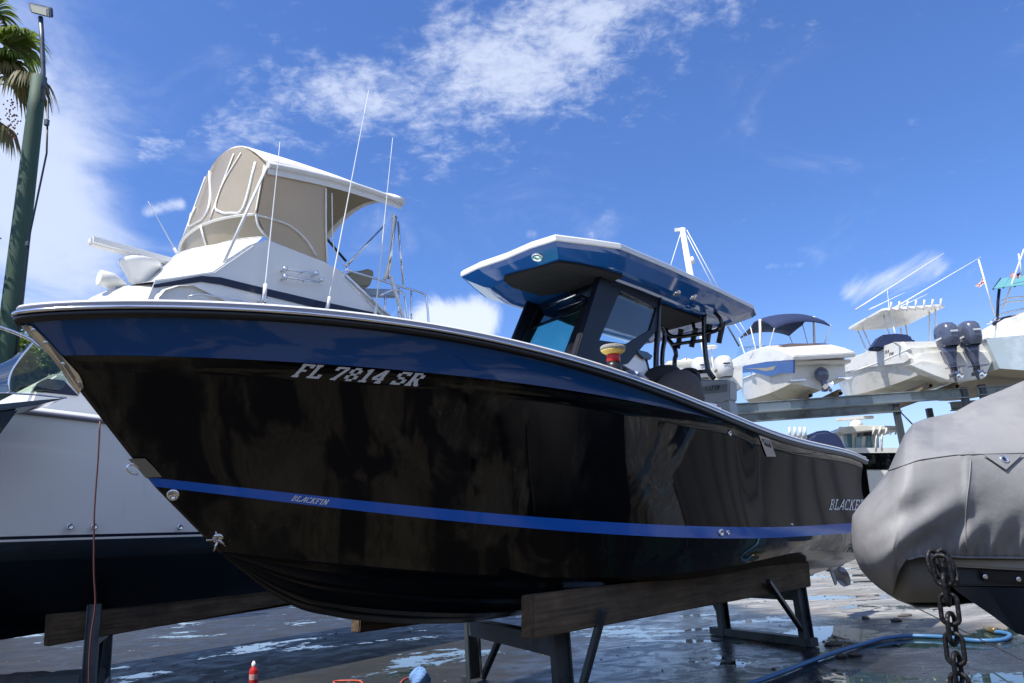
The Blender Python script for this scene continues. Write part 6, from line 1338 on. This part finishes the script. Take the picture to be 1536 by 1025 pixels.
MB().blob(yp(1284, 638, Y4+1), (.26, .26, .22)).build('radar_pedestal', M['white_gel'], B4); mb = MB(); a, b = yp(1255, 631, Y4+1), yp(1310, 628, Y4+1); mb.box((a+b)/2+np.array([0, 0, .04]), (np.linalg.norm(b-a), .14, .12)); mb.build('radar_array', M['white_gel'], B4, bevel=.02)
MB().blob(yp(1262, 644, Y4), (.12, .12, .1)).build('searchlight', M['white_gel'], B4)
for x in (12.6, 15.0, 17.5): m = MB(); m.box((x, Y4+1.2, 1.05), (.3, 1.4, 2.1)); m.build('keel_block', M['rackwood'], B4, bevel=.02)
cvp = w4p([(1216, 655), (1222, 647), (1238, 645), (1250, 646), (1262, 656), (1270, 672), (1272, 700), (1225, 700)], 24)
mb = MB(); mb.prism(cvp, (0, 1.2, 0)); o = mb.build('covered_console', M['canopy_navy'], None, bevel=.15, seg=3); rebase(o, (12, 24, 0)); tag(o, 'navy fabric cover over a console, seen just above the black stern', 'boat cover')
mb = MB(); bse = w4p([(1180, 652), (1214, 654), (1216, 690), (1180, 690)], 24.5); mb.prism(bse, (0, 1, 0)); lr = thing('rod_rack', 'row of beige rod holders behind the stern rail of the black boat', 'rod rack', (11.4, 24.5, 0)); mb.build('base', M['cream'], lr, bevel=.03)
for x in (1184, 1192, 1200, 1207): MB().tube(w4p([(x, 641), (x+1, 655)], 24.4), .045, 7).build('rod_holder', M['cream'], lr)
# sailing mast far away
ms = thing('sailboat_mast', 'tall white sailboat mast with thin stays rising behind the blue hardtop', 'mast', (15.9, 60, 0))
a, b = yp(1023, 343, 60), yp(1052, 497, 60); d = (a-b)/(a-b)[2]; bot = b-d*b[2]; MB().tube([bot, a], .24, 12).build('mast', M['white_paint'], ms)
for q in (((1021, 350), (1006, 398), (990, 450)), ((1021, 350), (1027, 402), (1040, 470)), ((1029, 350), (1063, 417), (1090, 470)), ((1030, 345), (1071, 420), (1104, 480))):
    MB().tube([yp(*q[0], 60), yp(*q[2], 60)], .035, 5).build('stay', M['white_paint'], ms)
MB().box(yp(1020, 345, 60), (.9, .2, .3)).build('masthead_light', M['white_paint'], ms); MB().tube([yp(1037, 386, 60), yp(1041, 395, 60)], .16, 8).build('radar_reflector', M['white_paint'], ms)
MB().tube([yp(1082, 474, 27), yp(1109, 520, 27)], .035, 6).build('canopy_pole', M['eng_dark'], B1)
for q in (((1095, 476), (1126, 520)), ((1102, 472), (1133, 520))): MB().tube([yp(*q[0], 27), yp(*q[1], 27)], .012, 5).build('canopy_line', M['white_paint'], B1)
for x0, Yb in ((5.2, 24.4),): pass
# unseen tarpaulined boat, added for its folded reflection in the black stern
mb = MB(); rows = []
for i in range(60):
    t = i/59; yy = 6.6+8.6*t; xx = 12.2-.25*t; ww = 1.5*math.sin(math.pi*min(.97, max(.03, t)))**.45; rows.append([])
    for k in range(25):
        a = math.pi*k/24; fold = .10*math.sin(i*1.15+.8*math.sin(i*.31))*(abs(math.cos(a))**1.5); rows[-1].append((xx-(ww+fold)*math.cos(a), yy, .45+2.5*math.sin(a)**.55*(.75+.25*math.sin(math.pi*t))))
mb.grid(rows); tpo = mb.build('unseen_tarp_boat', mat('unseen_tarp_grey', (.13, .13, .135), .6, bump=.3, bs=5), None); rebase(tpo, (12.2, 11, .45)); tag(tpo, 'boat under a dark grey tarpaulin, added unseen beyond the right edge for its reflection', 'boat')
# two unseen columns added behind the viewer as dark shapes for the hull reflection
for x, y, l_ in ((3.6, -2.5, 'unseen dark column added behind the viewer for the hull reflection, nearer the covered boat'), (-1.2, -4.5, 'unseen dark column added behind the viewer for the hull reflection, farther back')):
    lc = thing('reflection_column', l_, 'column', (x, y, 0), 'unseen columns added for the hull reflection')
    m = MB(); m.box((x, y, 2.6), (.7, .6, 5.2)); m.build('column', M['rack_dark'], lc, bevel=.03); m = MB(); m.box((x, y, .15), (1.1, 1.6, .3)); m.build('reflection_foot', M['rack_dark'], lc, bevel=.03)  # unseen column and foot, added only for the hull reflection
# ------------------------------------------------------------ far belt of trees round the yard
rg = random.Random(4)
def belt(name, pts, hgt, n, size, m_, label):
    mb = MB(); vs = []; fs = []
    for i in range(n):
        j = rg.randrange(len(pts)-1); t = rg.random(); p = np.array(pts[j])*(1-t)+np.array(pts[j+1])*t; s_ = p[0]*.13+p[1]*.11
        h = hgt*(.62+.25*math.sin(s_)+.18*math.sin(2.7*s_+1)); z = h*rg.random()**.6; q = np.array([p[0]+rg.gauss(0, 1.6), p[1]+rg.gauss(0, 1.6), z]); a = np.array([rg.gauss(0, 1) for _ in range(3)]); a /= np.linalg.norm(a); b = np.cross(a, [rg.gauss(0, 1), rg.gauss(0, 1), 1.]); b /= np.linalg.norm(b); s = size*(.6+rg.random()); n0 = len(vs); vs += [q-a*s, q+b*s*.7, q+a*s, q-b*s*.7]; fs.append((n0, n0+1, n0+2, n0+3))
    mb.add(vs, fs); o = mb.build(name, m_, None, kind='stuff'); o['label'] = label; return o
belt('far_trees', [(-120, 70), (-60, 110), (20, 130), (90, 120), (160, 80)], 5.0, 14000, .9, M['leaf_dark'], 'dark belt of distant trees round the far side of the yard')
belt('near_trees', [(-26, -6), (-14, -19), (6, -24), (24, -16), (34, 2)], 7.0, 16000, .40, M['leaf_dark'], 'thick green trees standing behind the viewer across the yard')
